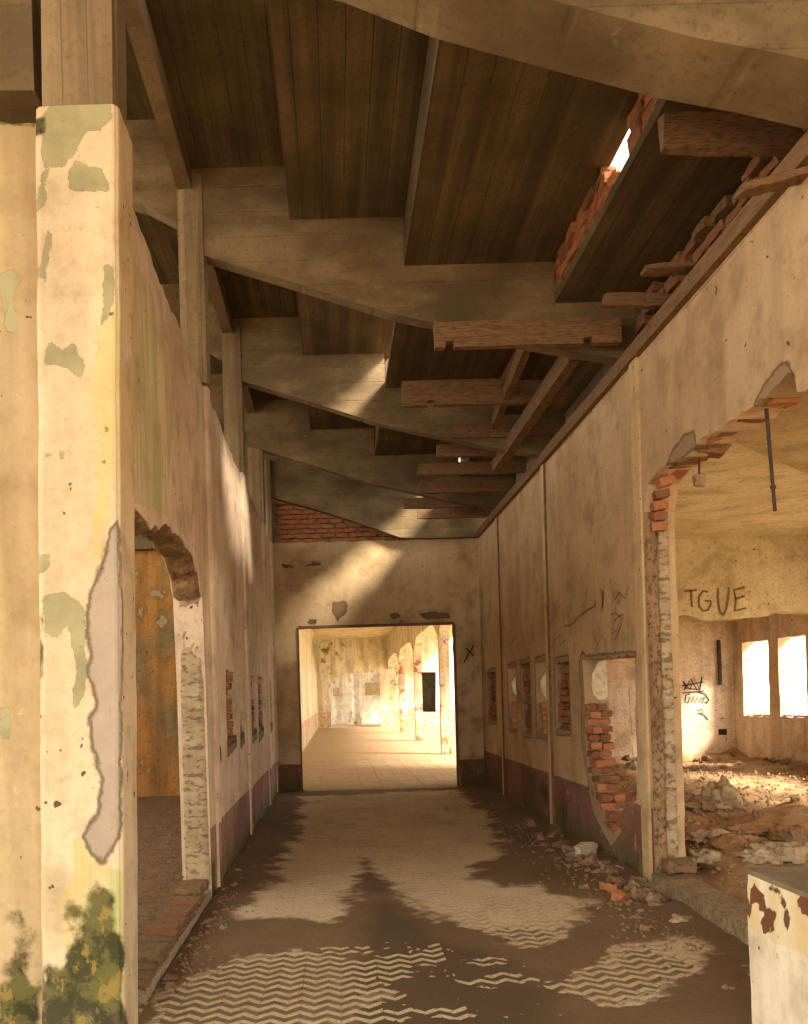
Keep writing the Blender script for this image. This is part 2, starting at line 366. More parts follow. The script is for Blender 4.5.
def plank(name, a, b, wid, hei, mat, label, seed=0, notch=None, group=None, roll=0.0):
    """timber from a to b; wid across (horizontal), hei tall, worn ends"""
    a = Vector(a); b = Vector(b); L = (b - a).length; r = random.Random(seed); n = 9
    V = []; Fc = []
    for i in range(n + 1):
        t = i / n * L; e = .012 if i in (0, n) else 0
        wv = r.uniform(-.004, .004)
        for sx, sz in ((-1, -1), (1, -1), (1, 1), (-1, 1)):
            V.append((sx * (wid / 2 - e * .4) + wv, sz * (hei / 2 - e * .4) + r.uniform(-.003, .003), t + (r.uniform(-.015, .015) if i in (0, n) else 0)))
    for i in range(n):
        for k in range(4): Fc.append((4 * i + k, 4 * i + (k + 1) % 4, 4 * i + 4 + (k + 1) % 4, 4 * i + 4 + k))
    Fc += [(3, 2, 1, 0), (4 * n, 4 * n + 1, 4 * n + 2, 4 * n + 3)]
    me = mesh(name, V, Fc)
    o = obj(name, me, mat)
    z = (b - a).normalized(); x = z.cross(Vector((0, 0, 1))).normalized(); y = x.cross(z).normalized()
    if y.z < 0: x, y = -x, -y
    mm = Matrix((x, y, z)).transposed().to_4x4(); mm.translation = a
    o.matrix_world = mm @ Matrix.Rotation(roll, 4, 'Z')
    return tag(o, label, 'plank', group)
BRK = [rough_box(.215, .10, .062, i, 1, .07) for i in range(4)]
BRK2 = [rough_box(.215, .10, .062, 20 + i, 1, .10) for i in range(4)]
BRK3 = [rough_box(.215, .10, .062, 40 + i, 1, .12) for i in range(4)]
for q in BRK: q.materials.append(M['brick'])
for q in BRK2: q.materials.append(M['brickd'])
for q in BRK3: q.materials.append(M['brickold'])
def brick(parent, loc, rot=(0, 0, 0), sc=(1, 1, 1), kind=BRK):
    o = bpy.data.objects.new('brick', random.choice(kind)); COL.objects.link(o); o.parent = parent
    o.location = loc; o.rotation_euler = rot; o.scale = sc; return o

XL, XR, YB = -1.0, 2.36, 14.3          # corridor wall faces and end wall
TOP = 4.03
# ------------------------------------------------------------------ ground and floors
o = box('ground', -60, 60, -60, 110, -.5, -.12, 'ground'); struct(o, 'sandy ground outside the building')
floor = box('floor', XL - .25, XR + .25, -3, YB + .9, -.12, -.02, 'groove'); struct(floor, 'corridor floor of ribbed chevron tiles under dirt')
def clipy(poly, lim, sign):
    out = []
    for i in range(len(poly)):
        p, q = poly[i], poly[(i + 1) % len(poly)]; a = sign * p[1] <= lim; b = sign * q[1] <= lim
        if a: out.append(p)
        if a != b: t = (sign * lim - p[1]) / (q[1] - p[1]); out.append((p[0] + (q[0] - p[0]) * t, sign * lim))
    return out
def tile_mesh(flip):
    V = boxv(-.0993, .0993, -.0993, .0993, -.02, -.0055); Fc = list(BOXF); mats = [1] * 6
    for k in range(3):
        s = (1 if (k + flip) % 2 else -1) * .058
        xa = -.099 + k * .066; xb = xa + .066
        for j in range(-1, 3):
            y = -.1 + j * .1 + (0 if s > 0 else .058)
            P = clipy(clipy([(xa, y), (xb, y + s), (xb, y + s + .048), (xa, y + .048)], .099, 1), .099, -1)
            if len(P) < 3: continue
            b = len(V); n = len(P); cy = sum(p[1] for p in P) / n
            V += [(px, py, -.0075) for px, py in P] + [(px, py + (.003 if py < cy else -.003), 0) for px, py in P]
            Fc.append(tuple(range(b + n, b + 2 * n))); Fc += [(b + i, b + (i + 1) % n, b + n + (i + 1) % n, b + n + i) for i in range(n)]
            mats += [0] + [1] * n
    me = mesh('tile', V, Fc); me.materials.append(M['tile']); me.materials.append(M['groove'])
    me.polygons.foreach_set('material_index', mats); me.update(); return me
TM = [tile_mesh(0), tile_mesh(1)]
rest = [[], [], []]
for j in range(53):
    for i in range(17):
        x = XL + .0 + i * .2 + .08; y = 3.75 + .1 + j * .2
        if j < 17:
            t = bpy.data.objects.new('tile', TM[i % 2]); COL.objects.link(t); t.parent = floor; t.location = (x, y, random.uniform(-.0012, .0012))
            t.rotation_euler = (random.uniform(-.004, .004), random.uniform(-.004, .004), 0)
        else:
            c = coords(TM[i % 2]) + np.array([x, y, random.uniform(-.001, .001)]); b = len(rest[0])
            rest[0] += [tuple(p) for p in c]; rest[1] += [tuple(k + b for k in p.vertices) for p in TM[i % 2].polygons]; rest[2] += [p.material_index for p in TM[i % 2].polygons]
me = mesh('distant_tiles', rest[0], rest[1]); me.materials.append(M['tile']); me.materials.append(M['groove']); me.polygons.foreach_set('material_index', rest[2])
o = obj('distant_tiles', me, None, floor); o['kind'] = 'stuff'

# dirt lying on the tiles: a real thin layer whose height decides where the ridges come through
def dirt_layer():
    res = .022; gx, gy = np.meshgrid(np.arange(XL + .01, XR, res), np.arange(3.7, YB, res)); ny, nx = gx.shape
    x = gx.ravel(); y = gy.ravel()
    def fp(L): return [atZ(*p) for p in L]
    wob = (fbm(x * 2.2, y * 2.2, 5) - .5)
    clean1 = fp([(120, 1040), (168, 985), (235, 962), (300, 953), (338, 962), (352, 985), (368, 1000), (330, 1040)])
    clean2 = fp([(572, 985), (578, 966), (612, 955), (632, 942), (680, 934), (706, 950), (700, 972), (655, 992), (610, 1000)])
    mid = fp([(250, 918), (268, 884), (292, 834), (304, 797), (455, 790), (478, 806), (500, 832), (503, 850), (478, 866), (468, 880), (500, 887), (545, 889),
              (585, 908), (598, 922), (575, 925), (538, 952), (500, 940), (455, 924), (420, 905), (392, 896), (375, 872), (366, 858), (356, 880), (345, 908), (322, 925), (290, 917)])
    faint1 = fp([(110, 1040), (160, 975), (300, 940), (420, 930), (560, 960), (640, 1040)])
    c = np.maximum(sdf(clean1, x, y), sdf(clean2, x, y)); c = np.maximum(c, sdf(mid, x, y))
    n2 = fbm(x * 7, y * 7, 4) - .5
    n3 = fbm(x * 22, y * 22, 3) - .5
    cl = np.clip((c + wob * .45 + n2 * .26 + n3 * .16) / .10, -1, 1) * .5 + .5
    fa = np.clip((sdf(faint1, x, y) + wob * .5) / .2, 0, 1)
    h = .007 + wob * .008 + n2 * .005 + n3 * .003 - fa * .0066
    h = h * (1 - cl) + cl * (-.0105 + .009 * np.clip((y - 5.0) / 1.0, 0, 1) + wob * .006 + n2 * .004)
    dl = x - XL; dr = XR - x
    h += .05 * np.exp(-dl / .16) * (.5 + wob) * np.clip((y - 6.5), 0.2, 1) + .075 * np.exp(-dr / .2) * (.5 + wob * 1.4)
    h += .05 * np.exp(-(YB - y) / .15) * ((x < -.55) | (x > 1.9)) * (.6 + wob)
    Fc = []; idx = np.arange(ny * nx).reshape(ny, nx)
    keep = h > -.009; q = np.stack([idx[:-1, :-1], idx[:-1, 1:], idx[1:, 1:], idx[1:, :-1]], -1).reshape(-1, 4)
    q = q[keep[q].any(1)]; used = np.unique(q); remap = np.full(ny * nx, -1); remap[used] = np.arange(len(used))
    me = mesh('dirt', np.stack([x, y, h], 1)[used], remap[q], True)
    wet = fp([(330, 1040), (350, 960), (372, 900), (366, 862), (395, 900), (430, 930), (500, 960), (560, 975), (570, 1000), (545, 1040)])
    def mk(X, Y, Z):
        wt = np.clip((sdf(wet, X, Y) + (fbm(X * 3, Y * 3) - .5) * .4) / .2 + .3, 0, 1)
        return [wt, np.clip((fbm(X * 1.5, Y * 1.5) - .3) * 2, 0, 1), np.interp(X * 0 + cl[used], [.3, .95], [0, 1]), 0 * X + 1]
    set_mask(me, mk)
    N = NT('floor_dirt'); a = N.attr('mask'); s = N.n('ShaderNodeSeparateColor'); N.t.links.new(a.outputs['Color'], s.inputs[0])
    n = N.noise(40, 5, .7)
    c = N.mix(s.outputs[1], (.155, .095, .048), (.215, .138, .073)); c = N.mix(N.rng(n, .5, .66, 0, .6), c, (.12, .075, .04))
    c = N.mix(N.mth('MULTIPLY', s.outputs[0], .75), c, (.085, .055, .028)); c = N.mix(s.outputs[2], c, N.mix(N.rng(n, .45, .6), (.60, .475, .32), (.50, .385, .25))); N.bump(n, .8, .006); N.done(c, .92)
    o = obj('floor_dirt', me, N.m); tag(o, 'dark brown dirt and dust spread over the corridor tiles', 'dirt', None, 'stuff')
dirt_layer()

# ------------------------------------------------------------------ front pillar and stub wall at left
PY = 3.75
def pP(L, Y=PY): return [atY(px, py, Y) for px, py in L]
def pillar_mask(x, y, z):
    X = x + (y - PY) * .9                                   # let the patches wrap round the corner
    peel = [pP([(118, 522), (110, 532), (107, 548), (96, 578), (85, 605), (88, 640), (92, 655), (88, 668), (96, 705), (88, 718), (93, 752), (101, 780), (99, 812), (84, 836), (90, 852),
                (103, 862), (109, 853), (114, 845), (121, 838), (122, 810), (124, 740), (127, 600)])]
    olive = [pP([(42, 118), (50, 102), (110, 104), (113, 118), (100, 130), (84, 132), (72, 155), (64, 170), (44, 168), (40, 150)]), pP([(68, 170), (76, 161), (104, 168), (110, 185), (108, 192), (70, 190)]),
             pP([(40, 172), (48, 170), (45, 205), (38, 210)]), pP([(48, 228), (54, 235), (48, 262), (46, 282), (39, 276), (41, 254)]), pP([(103, 262), (116, 268), (114, 300), (103, 325)]),
             pP([(46, 350), (50, 342), (62, 350), (74, 340), (80, 356), (87, 365), (80, 376), (68, 370), (47, 362)]), pP([(36, 556), (50, 552), (51, 565), (40, 577), (35, 570)]),
             pP([(44, 598), (66, 590), (86, 606), (84, 650), (88, 670), (82, 700), (74, 708), (76, 660), (66, 625), (58, 640), (44, 632)]), pP([(45, 452), (52, 455), (50, 458), (45, 458)]),
             pP([(57, 445), (66, 456), (60, 459)]), pP([(34, 752), (44, 750), (42, 768), (35, 768)])]
    yel = [pP([(96, 330), (112, 318), (118, 300), (122, 330), (120, 420), (116, 470), (108, 520), (100, 560), (92, 575), (90, 560), (94, 500), (98, 430), (90, 415)]),
           pP([(72, 838), (84, 836), (96, 862), (126, 870), (128, 1000), (60, 1010), (66, 960), (60, 900), (70, 870)])]
    gm = sdfs([pP([(36, 965), (46, 948), (60, 962), (74, 925), (90, 892), (104, 884), (126, 905), (134, 1060), (30, 1060)])], X, z) * 5 - .05
    gm = np.maximum(gm, sdfs([pP([(97, 882), (120, 890), (122, 960), (110, 985), (90, 960), (78, 950), (92, 925)])], X, z) * 7 - .02)
    gm = np.maximum(gm, sdfs([pP([(33, 650), (40, 620), (44, 600), (46, 690), (34, 700)])], X, z) * 14 - .02)
    gm = np.maximum(gm, sdfs([pP([(70, 905), (88, 900), (84, 960), (66, 955)])], X, z) * 4 - .12)
    gm = np.maximum(gm, sdfs([pP([(34, 118), (46, 116), (46, 132), (36, 136)])], X, z) * 12 - .02)
    return [sdfs(peel, X, z), np.clip(gm, -1, .6), sdfs(yel, X, z), sdfs(olive, X, z)]
pil = empty('front_pillar', (-1.1, 3.9, 0)); tag(pil, 'tall plastered pillar at front left with flaking paint and mossy foot', 'pillar')
def reparent(o, p):
    o.parent = p; o.matrix_parent_inverse = Matrix.Translation(p.location).inverted(); return o
reparent(dense_box('plaster_coat', -1.275, -.918, 3.75, 4.05, -.02, 4.06, .014, 'pillar', pillar_mask, None, .021, .006, 1.5), pil)
reparent(dense_box('concrete_shaft', -1.262, -.935, 3.77, 4.04, 4.04, 5.3, .05, 'concc', None, None, .021, .003, 1.5), pil)

def stub_mask(x, y, z):
    Y = 3.9
    olive = [pP([(0, 275), (12, 270), (20, 282), (14, 296), (18, 320), (18, 332), (6, 332), (0, 300)], Y), pP([(6, 612), (14, 610), (14, 618), (8, 620)], Y), pP([(0, 705), (10, 706), (10, 740), (0, 742)], Y)]
    gm = sdfs([pP([(8, 910), (34, 900), (38, 1060), (-40, 1060), (4, 980)], Y)], x, z) * 4 - .05
    gm = np.maximum(gm, sdfs([pP([(-60, 100), (40, 100), (40, 128), (-60, 128)], Y)], x, z) * 14)
    return [x * 0 - 1, np.clip(gm, -1, .6), x * 0 - 1, sdfs(olive, x, z)]
top = jag([(-2.4, 4.14), (-1.22, 4.08)], .07, .03, 3, False)
o = cdt_wall('wall_front_left', [(-2.4, -.02), (-1.22, -.02)] + top[::-1], [], .03, lambda u, v, d: (u, 3.9 + d, v), .16, 'stub', stub_mask, None, .01); struct(o, 'flaking cream wall behind the front pillar')

# ------------------------------------------------------------------ left wall of the corridor
LT = jag([(4.05, 4.15), (4.6, 4.10), (5.5, 4.05), (7.0, 4.02), (8, 4.05), (9.2, 4.0), (10.4, 4.05), (12, 4.03), (YB, 4.06)], .09, .02, 11, False)
door = [(4.0, -.02), (4.0, 2.48), (4.33, 2.48)] + jag([(4.45, 2.50), (4.85, 2.46), (5.25, 2.57), (5.75, 2.60), (6.2, 2.56), (6.5, 2.46), (6.66, 2.30)], .07, .022, 5, False) + [(6.72, 1.6), (6.74, -.02)]
outerL = door[::-1] + LT + [(YB, -.02)]
def nich(y0, y1, z0, z1, s): return jag([(y0, z0), (y1, z0 + .02), (y1, z1), (y0, z1)], .09, .014, s)
NL = [(7.12, 7.50, 1.04, 1.78), (7.95, 8.66, 1.10, 1.79), (9.0, 9.40, 1.11, 1.78), (10.16, 10.85, 1.09, 1.80), (11.15, 11.9, 1.08, 1.81), (13.0, 13.5, 1.1, 1.8)]
def wl_mask(x, y, z):
    def q(L): return [atX(px, py, XL) for px, py in L]
    yl = [q([(130, 250), (150, 280), (170, 360), (172, 430), (168, 520), (128, 505)]), q([(205, 880), (213, 800), (219, 900), (214, 915)])]
    pe = [[(n[0] - .03, n[2] - .1), (n[1] + .02, n[2] - .04), (n[1] + .02, n[2] + .1), (n[0] - .03, n[2] + .05)] for n in NL]
    gm = sdfs([[(6.6, -.1), (7.1, -.1), (6.95, .28), (6.7, .45)]], y, z) * 4 - .1
    return [sdfs(pe, y, z), np.clip(gm, -1, .5), sdfs(yl, y, z) - .02, x * 0 - 1]
wl = cdt_wall('wall_left', outerL, [nich(*n, 30 + i) for i, n in enumerate(NL)], .045, lambda u, v, d: (XL - d, u, v), .22, 'wall_l', wl_mask, None, .012)
struct(wl, 'cream corridor wall at left with bricked niches and maroon base')
# broken render over the door jamb and lintel, real lumps
def rub_strip(name, pts, w0, w1, mat, parent, seed, amp=.02, n=26, m=7):
    """pts: list of (Y, Z); strip spans X from w0 to w1, lumpy, facing the opening"""
    r = random.Random(seed); V = []; Fc = []
    P = [Vector(p) for p in pts]; L = [0]
    for a, b in zip(P, P[1:]): L.append(L[-1] + (b - a).length)
    for i in range(n + 1):
        t = L[-1] * i / n; k = max(j for j in range(len(P) - 1) if L[j] <= t + 1e-9); a, b = P[k], P[k + 1]
        p = a.lerp(b, (t - L[k]) / max(1e-6, L[k + 1] - L[k])); d = (b - a).normalized(); nn = Vector((-d.y, d.x))
        for j in range(m + 1):
            e = 0 if j in (0, m) else r.uniform(0, amp) + amp * .6
            q = p + nn * e; V.append((w0 + (w1 - w0) * j / m, q.x, q.y))
    for i in range(n):
        for j in range(m): a = i * (m + 1) + j; Fc.append((a, a + 1, a + m + 2, a + m + 1))
    return obj(name, mesh(name, V, Fc, True), mat, parent)
rub_strip('broken_jamb', [(6.738, .0), (6.725, 1.5), (6.70, 2.2), (6.66, 2.3)], XL - .195, XL - .012, 'jamb', wl, 3, .016, 70, 8)
rub_strip('broken_lintel', ([p for p in door if 4.2 < p[0] < 6.7 and p[1] > 2])[::-1], XL - .21, XL - .008, 'lintel', wl, 5, .022, 90, 8)
# bricks in the left niches
for i, (y0, y1, z0, z1) in enumerate(NL):
    box('niche_back', XL - .20, XL - .10, y0 - .03, y1 + .03, z0 - .05, z1 + .05, 'mortar' if i in (1, 3, 4, 5) else 'wall_l', wl)
    full = i in (1, 3, 4, 5); k = 0; z = z0 + .035
    while z < (z1 - .05 if full else z0 + .3 - .12 * (i == 2)):
        y = y0 + .06 - .1 * (k % 2)
        while y < y1:
            a = max(y, y0 + .005); b = min(y + .215, y1 - .005)
            if b - a > .05 and random.random() > .06: brick(wl, (XL - .07 + random.uniform(-.02, .012), (a + b) / 2, z), (0, random.uniform(-.03, .03), math.pi / 2), ((b - a) / .215, .9, .95), BRK if random.random() < .7 else BRK2)
            y += .228
        z += .074; k += 1
# concrete columns standing in the left wall
for i, y in enumerate((7.0, 9.75, 12.5, 14.05)):
    nm = ['first', 'second', 'third', 'last'][i]
    o = empty('concrete_column', (-1.06, y + .11, 0)); tag(o, ['thin concrete column rising beside the left doorway to the roof beam', 'concrete column in the left wall behind the sunlit roof beam', 'third concrete column along the left wall, in shade', 'concrete column in the far left corner by the exposed bricks'][i], 'column', 'columns along the left wall')
    a = dense_box('column_shaft', -1.17, -.95, y - .02, y + .20, 4.04, 5.70 if i < 3 else 5.35, .06, 'concc', None, None, 0, .003); reparent(a, o)
    a = dense_box('plastered_strip', -1.21, -.965, y - .02 if i else y + .06, y + .21, -.02, 4.04, .05, M['wall_l'], lambda x, y, z: [x * 0 - 1, x * 0 - 1, x * 0 - 1, x * 0 - 1], None, 0, .004); reparent(a, o)

# ------------------------------------------------------------------ right wall of the corridor
win = jag([(6.93, 1.78), (8.44, 1.81), (8.40, 1.42), (8.42, 1.09), (8.31, .69), (8.05, .40), (7.72, .22), (7.55, .30), (7.30, .52), (7.0, .63)], .1, .018, 8)
SL = [(13.05, 13.75, 1.10, 1.84), (11.58, 12.1, 1.04, 1.86), (10.72, 11.26, 1.00, 1.87), (9.92, 10.42, 1.02, 1.87), (8.93, 9.50, 1.10, 1.82)]
hole = jag([(6.62, -.02), (6.63, 1.3), (6.66, 2.5), (6.64, 2.86), (6.55, 3.03)], .12, .012, 2, False) + jag([(6.40, 3.07), (6.08, 3.07), (5.85, 3.04), (5.61, 3.09), (5.3, 3.05), (5.05, 3.085), (4.75, 3.06), (4.52, 3.11), (4.46, 3.09), (4.43, 2.98), (4.3, 2.96), (3.6, 3.05), (-2.0, 3.05)], .06, .02, 4, False)
outerR = [(YB, -.02), (YB, TOP), (-2.0, TOP)] + hole[::-1]
def wr_mask(x, y, z):
    pe = [[(s[0] - .04, s[2] - .05), (s[1] + .04, s[2] - .06), (s[1] + .05, s[3] + .06), (s[0] - .02, s[3] + .08)] for s in SL]
    pe += [[(8.30, .5), (8.55, 1.0), (8.52, 1.5), (8.58, 1.78), (8.45, 1.9), (8.3, 1.85), (6.9, 1.82), (6.9, 1.75)], [(7.2, .4), (7.7, .12), (8.2, .35), (8.4, .6), (8.0, .5), (7.6, .35)]]
    pe += [[(6.25, 3.03), (6.1, 3.14), (5.85, 3.2), (5.7, 3.18), (5.65, 3.05)], [(4.95, 3.02), (4.8, 3.13), (4.62, 3.19), (4.5, 3.17), (4.42, 3.0)]]
    gm = np.maximum(sdfs([[(8.7, -.1), (9.4, .1), (10.6, .3), (11, .45), (10.5, .5), (9.7, .45), (9.1, .3)]], y, z) * 2.5 - .12, sdfs([[(6.6, -.1), (8.6, -.1), (8.2, .14), (7.2, .22), (6.6, .2)]], y, z) * 2.5 - .15)
    gm = np.maximum(gm, sdfs([[(14.0, 2.0), (14.35, 2.0), (14.35, 3.6), (14.1, 3.3)]], y, z) * 1.5 - .1)
    og = [[(7.9, 2.35), (8.15, 2.5), (8.1, 2.75), (7.95, 2.7)], [(8.5, 2.2), (8.8, 2.25), (8.75, 2.45), (8.55, 2.45)]]
    return [sdfs(pe, y, z) - .008, np.clip(gm, -1, .4), sdfs(og, y, z) - .03, x * 0 - 1]
wr = cdt_wall('wall_right', outerR, [win] + [nich(*s, 50 + i) for i, s in enumerate(SL)], .045, lambda u, v, d: (XR + d, u, v), .23, 'wall_r', wr_mask, None, .012)
struct(wr, 'long cream corridor wall at right with broken window and narrow slits')
for i, y in enumerate((6.665, 9.70, 12.52)):
    o = dense_box('pilaster_strip', XR - .022, XR + .05, y, y + (.20 if i == 0 else .15), -.02, TOP, .05, 'pilaster', None, wr, 0, .003)
    if i: box('joint', XR - .02, XR + .04, y - .028, y + .004, .0, TOP - .01, 'crack', wr)  # brown strip: exposed crack colour, also standing in for the groove's shadow
# bricks in slits, and the pale broken plaster on open jambs
for i, (y0, y1, z0, z1) in enumerate(SL):
    if i in (0, 2, 4):
        box('niche_back', XR + .13, XR + .21, y0 - .03, y1 + .03, z0 - .05, z1 + .05, 'mortar', wr)
        z = z0 + .04; k = 0
        while z < z1 - .06:
            y = y0 + .04 - .1 * (k % 2)
            while y < y1:
                a = max(y, y0 + .005); b = min(y + .215, y1 - .005)
                if b - a > .05 and random.random() > .08: brick(wr, (XR + .08 + random.uniform(-.02, .03), (a + b) / 2, z), (0, random.uniform(-.05, .05), math.pi / 2), ((b - a) / .215, .9, .95), BRK if random.random() < .6 else BRK2)
                y += .228
            z += .074; k += 1
    else:
        P = [(z0 + .30, 0), (z0 + .38, .07), (z0 + .50, .13), (z0 + .62, .14), (z0 + .72, .09), (z0 + .80, .03)]
        V = [(XR + .225 - d * 1.3, y1 - .02, z) for z, d in P] + [(XR + .228, y1 - .02, z) for z, d in P]; n = len(P)
        V += [(vx, vy + .03, vz) for vx, vy, vz in V]
        Fc = [(q, q + 1, n + q + 1, n + q) for q in range(n - 1)]
        Fc += [(2 * n + n + q, 2 * n + n + q + 1, 2 * n + q + 1, 2 * n + q) for q in range(n - 1)] + [(q + 1, q, 2 * n + q, 2 * n + q + 1) for q in range(n - 1)]
        obj('jamb_plaster', mesh('jamb_plaster', V, Fc), 'pale', wr)
        z = z0 + .04
        while z < z0 + .34: brick(wr, (XR + .11 + random.uniform(-.03, .02), y1 - .06 - random.uniform(0, .05), z), (0, 0, random.uniform(-.2, .2)), (.8, 1, .95)); z += .074
# the broken window: bricks along its far jamb and bottom
jz = [(8.40, 1.36), (8.41, 1.29), (8.41, 1.215), (8.41, 1.14), (8.39, 1.065), (8.36, .99), (8.35, .915), (8.32, .84), (8.30, .765), (8.26, .69), (8.19, .615), (8.11, .54), (8.03, .465), (7.92, .39), (7.80, .32)]
for k, (y, z) in enumerate(jz):
    for xx in (XR + .06, XR + .165):
        brick(wr, (xx + random.uniform(-.012, .012), y - .02 - (.05 if k % 2 else 0) + random.uniform(-.015, .015), z), (random.uniform(-.08, .08), random.uniform(-.08, .08), math.pi / 2 * (k % 2) + random.uniform(-.18, .18)), (random.uniform(.4, .55) if k % 2 == 0 else .9, 1, random.uniform(.85, 1.08)), BRK if random.random() < .4 else BRK2)
for k in range(4): brick(wr, (XR + .11, 7.75 - .09 * k, .27 + .05 * k), (random.uniform(-.2, .2), random.uniform(-.2, .2), random.uniform(0, 3)), (.8, 1, 1))
rub_strip('mortar_bed', [(7.75, .28), (8.05, .45), (8.32, .72), (8.43, 1.08), (8.43, 1.4)], XR + .21, XR + .03, 'mortar', wr, 77, .03, 40, 6)
P = [(1.80, .02), (1.78, .10), (1.68, .17), (1.58, .19), (1.48, .17), (1.42, .11), (1.38, .03)]
V = [(XR + .215 - d * .75, 8.40, z) for z, d in P] + [(XR + .226, 8.40, z) for z, d in P]; n = len(P); V += [(a, b + .03, c) for a, b, c in V]
Fc = [(q, q + 1, n + q + 1, n + q) for q in range(n - 1)] + [(q + 1, q, 2 * n + q, 2 * n + q + 1) for q in range(n - 1)]
obj('jamb_plaster', mesh('jamb_plaster', V, Fc), 'pale', wr)
# the raw end of the wall beside the great hole, and the bricks of its broken lintel
rub_strip('broken_jamb', [(6.62, .15), (6.625, 1.3), (6.65, 2.5), (6.635, 2.84)], XR + .175, XR + .085, 'jamb', wr, 6, .02, 80, 8)
rub_strip('raw_edge', [(6.62, .05), (6.625, 1.3), (6.65, 2.5), (6.635, 2.84)], XR + .09, XR - .004, 'rawedge', wr, 8, .03, 90, 6)
for k in range(5): brick(wr, (XR + .08, 6.60 - .01 * k * k, 2.72 + .075 * k), (random.uniform(-.05, .05), -.05 * k, random.uniform(-.1, .1)), (.5, 1.0, 1), BRK2 if k % 2 else BRK)
hp = [p for p in hole if 4.35 < p[0] < 6.45 and p[1] > 2.9]
for k in range(0, len(hp) - 1, 3):
    y, z = hp[k]; brick(wr, (XR + .135, y, z + .022), (random.uniform(-.3, .3), random.uniform(-.15, .15), random.uniform(-.15, .15)), (.8, 1.5, .75), BRK2 if k % 4 else BRK)
for k, (y, z) in enumerate(((6.52, .20), (6.40, .10))):
    brick(wr, (XR + .13, y, z), (0, 0, .1 * k), (1, 1.6, 1.4), BRK3)

# graffiti on the right wall
def rwp(L): return [(XR - .009, *atX(px, py, XR)) for px, py in L]
strokes('graffiti', [rwp([(565, 626), (572, 625), (580, 616), (588, 610), (594, 607), (597, 601)]), rwp([(596, 600), (597, 612)]), rwp([(612, 615), (616, 612), (622, 618), (618, 630), (612, 634), (614, 622), (620, 616), (625, 614), (622, 626), (616, 640), (614, 628)]),
                     rwp([(596, 652), (603, 634), (608, 650)]), rwp([(552, 648), (556, 640), (562, 634), (560, 646), (566, 640)]), rwp([(613, 590), (616, 600), (620, 592), (626, 598), (630, 586)]),
                     rwp([(508, 648), (513, 641), (517, 638)]), rwp([(516, 664), (522, 658)]), rwp([(630, 690), (631, 705)]), rwp([(632, 715), (633, 735)]), rwp([(633, 745), (635, 765)])], .012, (-1, 0, 0), 'pencil', wr)
strokes('scraped_paint', [rwp([(587, 587), (587, 598)]), rwp([(601, 588), (604, 600), (602, 612)]), rwp([(604, 590), (603, 606)]), rwp([(564, 610), (565, 620)]), rwp([(568, 606), (569, 619)]), rwp([(572, 605), (573, 612)]), rwp([(619, 592), (622, 598), (618, 604)])], .03, (-1, 0, 0), 'ochre', wr)

# ------------------------------------------------------------------ end wall with the doorway
dr = [(1.98, -.02), (1.95, .8), (1.93, 2.69), (-.60, 2.66), (-.60, -.02)]
outerB = [(XL - .01, -.02), (XL - .01, 4.06)] + jag([(XL - .01, 4.06), (XR, 4.05)], .12, .012, 9, False)[1:] + [(XR, -.02)] + jag(dr, .13, .01, 12, False)
def wb_mask(x, y, z):
    pe = [pP([(332, 602), (346, 600), (348, 612), (338, 622), (331, 612)], YB), pP([(388, 613), (398, 612), (404, 617), (392, 620)], YB), pP([(418, 613), (436, 611), (452, 614), (450, 619), (424, 619)], YB), pP([(308, 618), (318, 620), (316, 625), (306, 625)], YB), pP([(280, 563), (300, 566), (322, 560), (322, 566), (282, 569)], YB)]
    gm = sdfs([pP([(466, 560), (476, 560), (482, 790), (458, 780), (460, 700)], YB)], x, z) * 1.2 - .12
    return [sdfs(pe, x, z) - .015, np.clip(gm, -1, .3), x * 0 - 1, sdfs([pP([(298, 560), (296, 562), (320, 560), (318, 564)], YB)], x, z)]
wb = cdt_wall('wall_back', outerB, [], .045, lambda u, v, d: (u, YB + d, v), .22, 'wall_b', wb_mask, None, .01); struct(wb, 'cream end wall with a wide doorway and bare bricks above')
o = empty('door_frame', (0.66, YB, 0)); tag(o, 'thin dark wooden frame lining the far doorway', 'door frame')
for nm, a in (('frame_head', (-.60, 1.93, YB - .02, YB + .05, 2.655, 2.70)), ('frame_jamb', (1.915, 1.955, YB - .015, YB + .05, 0, 2.66)), ('frame_jamb', (-.62, -.592, YB - .015, YB + .05, 0, 2.66))):
    reparent(box(nm, *a, 'woody'), o)
def bwp(L): return [(*[atY(px, py, YB - .008)[0]], YB - .009, atY(px, py, YB - .008)[1]) for px, py in L]
strokes('graffiti', [bwp([(464, 662), (474, 645)]), bwp([(466, 648), (474, 656)])], .02, (0, -1, 0), 'spray', wb)
box('threshold', -.62, 1.97, YB - .02, YB + .26, -.03, .015, 'mortar', wb)
# brick gable over the end wall
S5 = [(-.95, 4.78), (-.4, 4.62), (0, 4.49), (.5, 4.31), (1.0, 4.10), (1.3, 4.02)]
def lin(S, x): return float(np.interp(x, [p[0] for p in S], [p[1] for p in S]))
box('gable_backing', XL, XR, YB + .09, YB + .2, 4.0, 5.0, 'mortar', wb)
z = 4.085; k = 0
while z < 4.8:
    x = -.93 + .1 * (k % 2)
    while x < 1.35:
        if lin(S5, x + .1) > z - .07: brick(wb, (x + .1, YB + .07 + random.uniform(-.015, .01), z), (0, random.uniform(-.02, .02), 0), (.93, 1, 1.06), BRK if x + z * .3 < 1.9 + random.uniform(-.3, .3) else BRK2)  # lit left side put into the colour: redder bricks there, darker to the right
        x += .222
    z += .079; k += 1

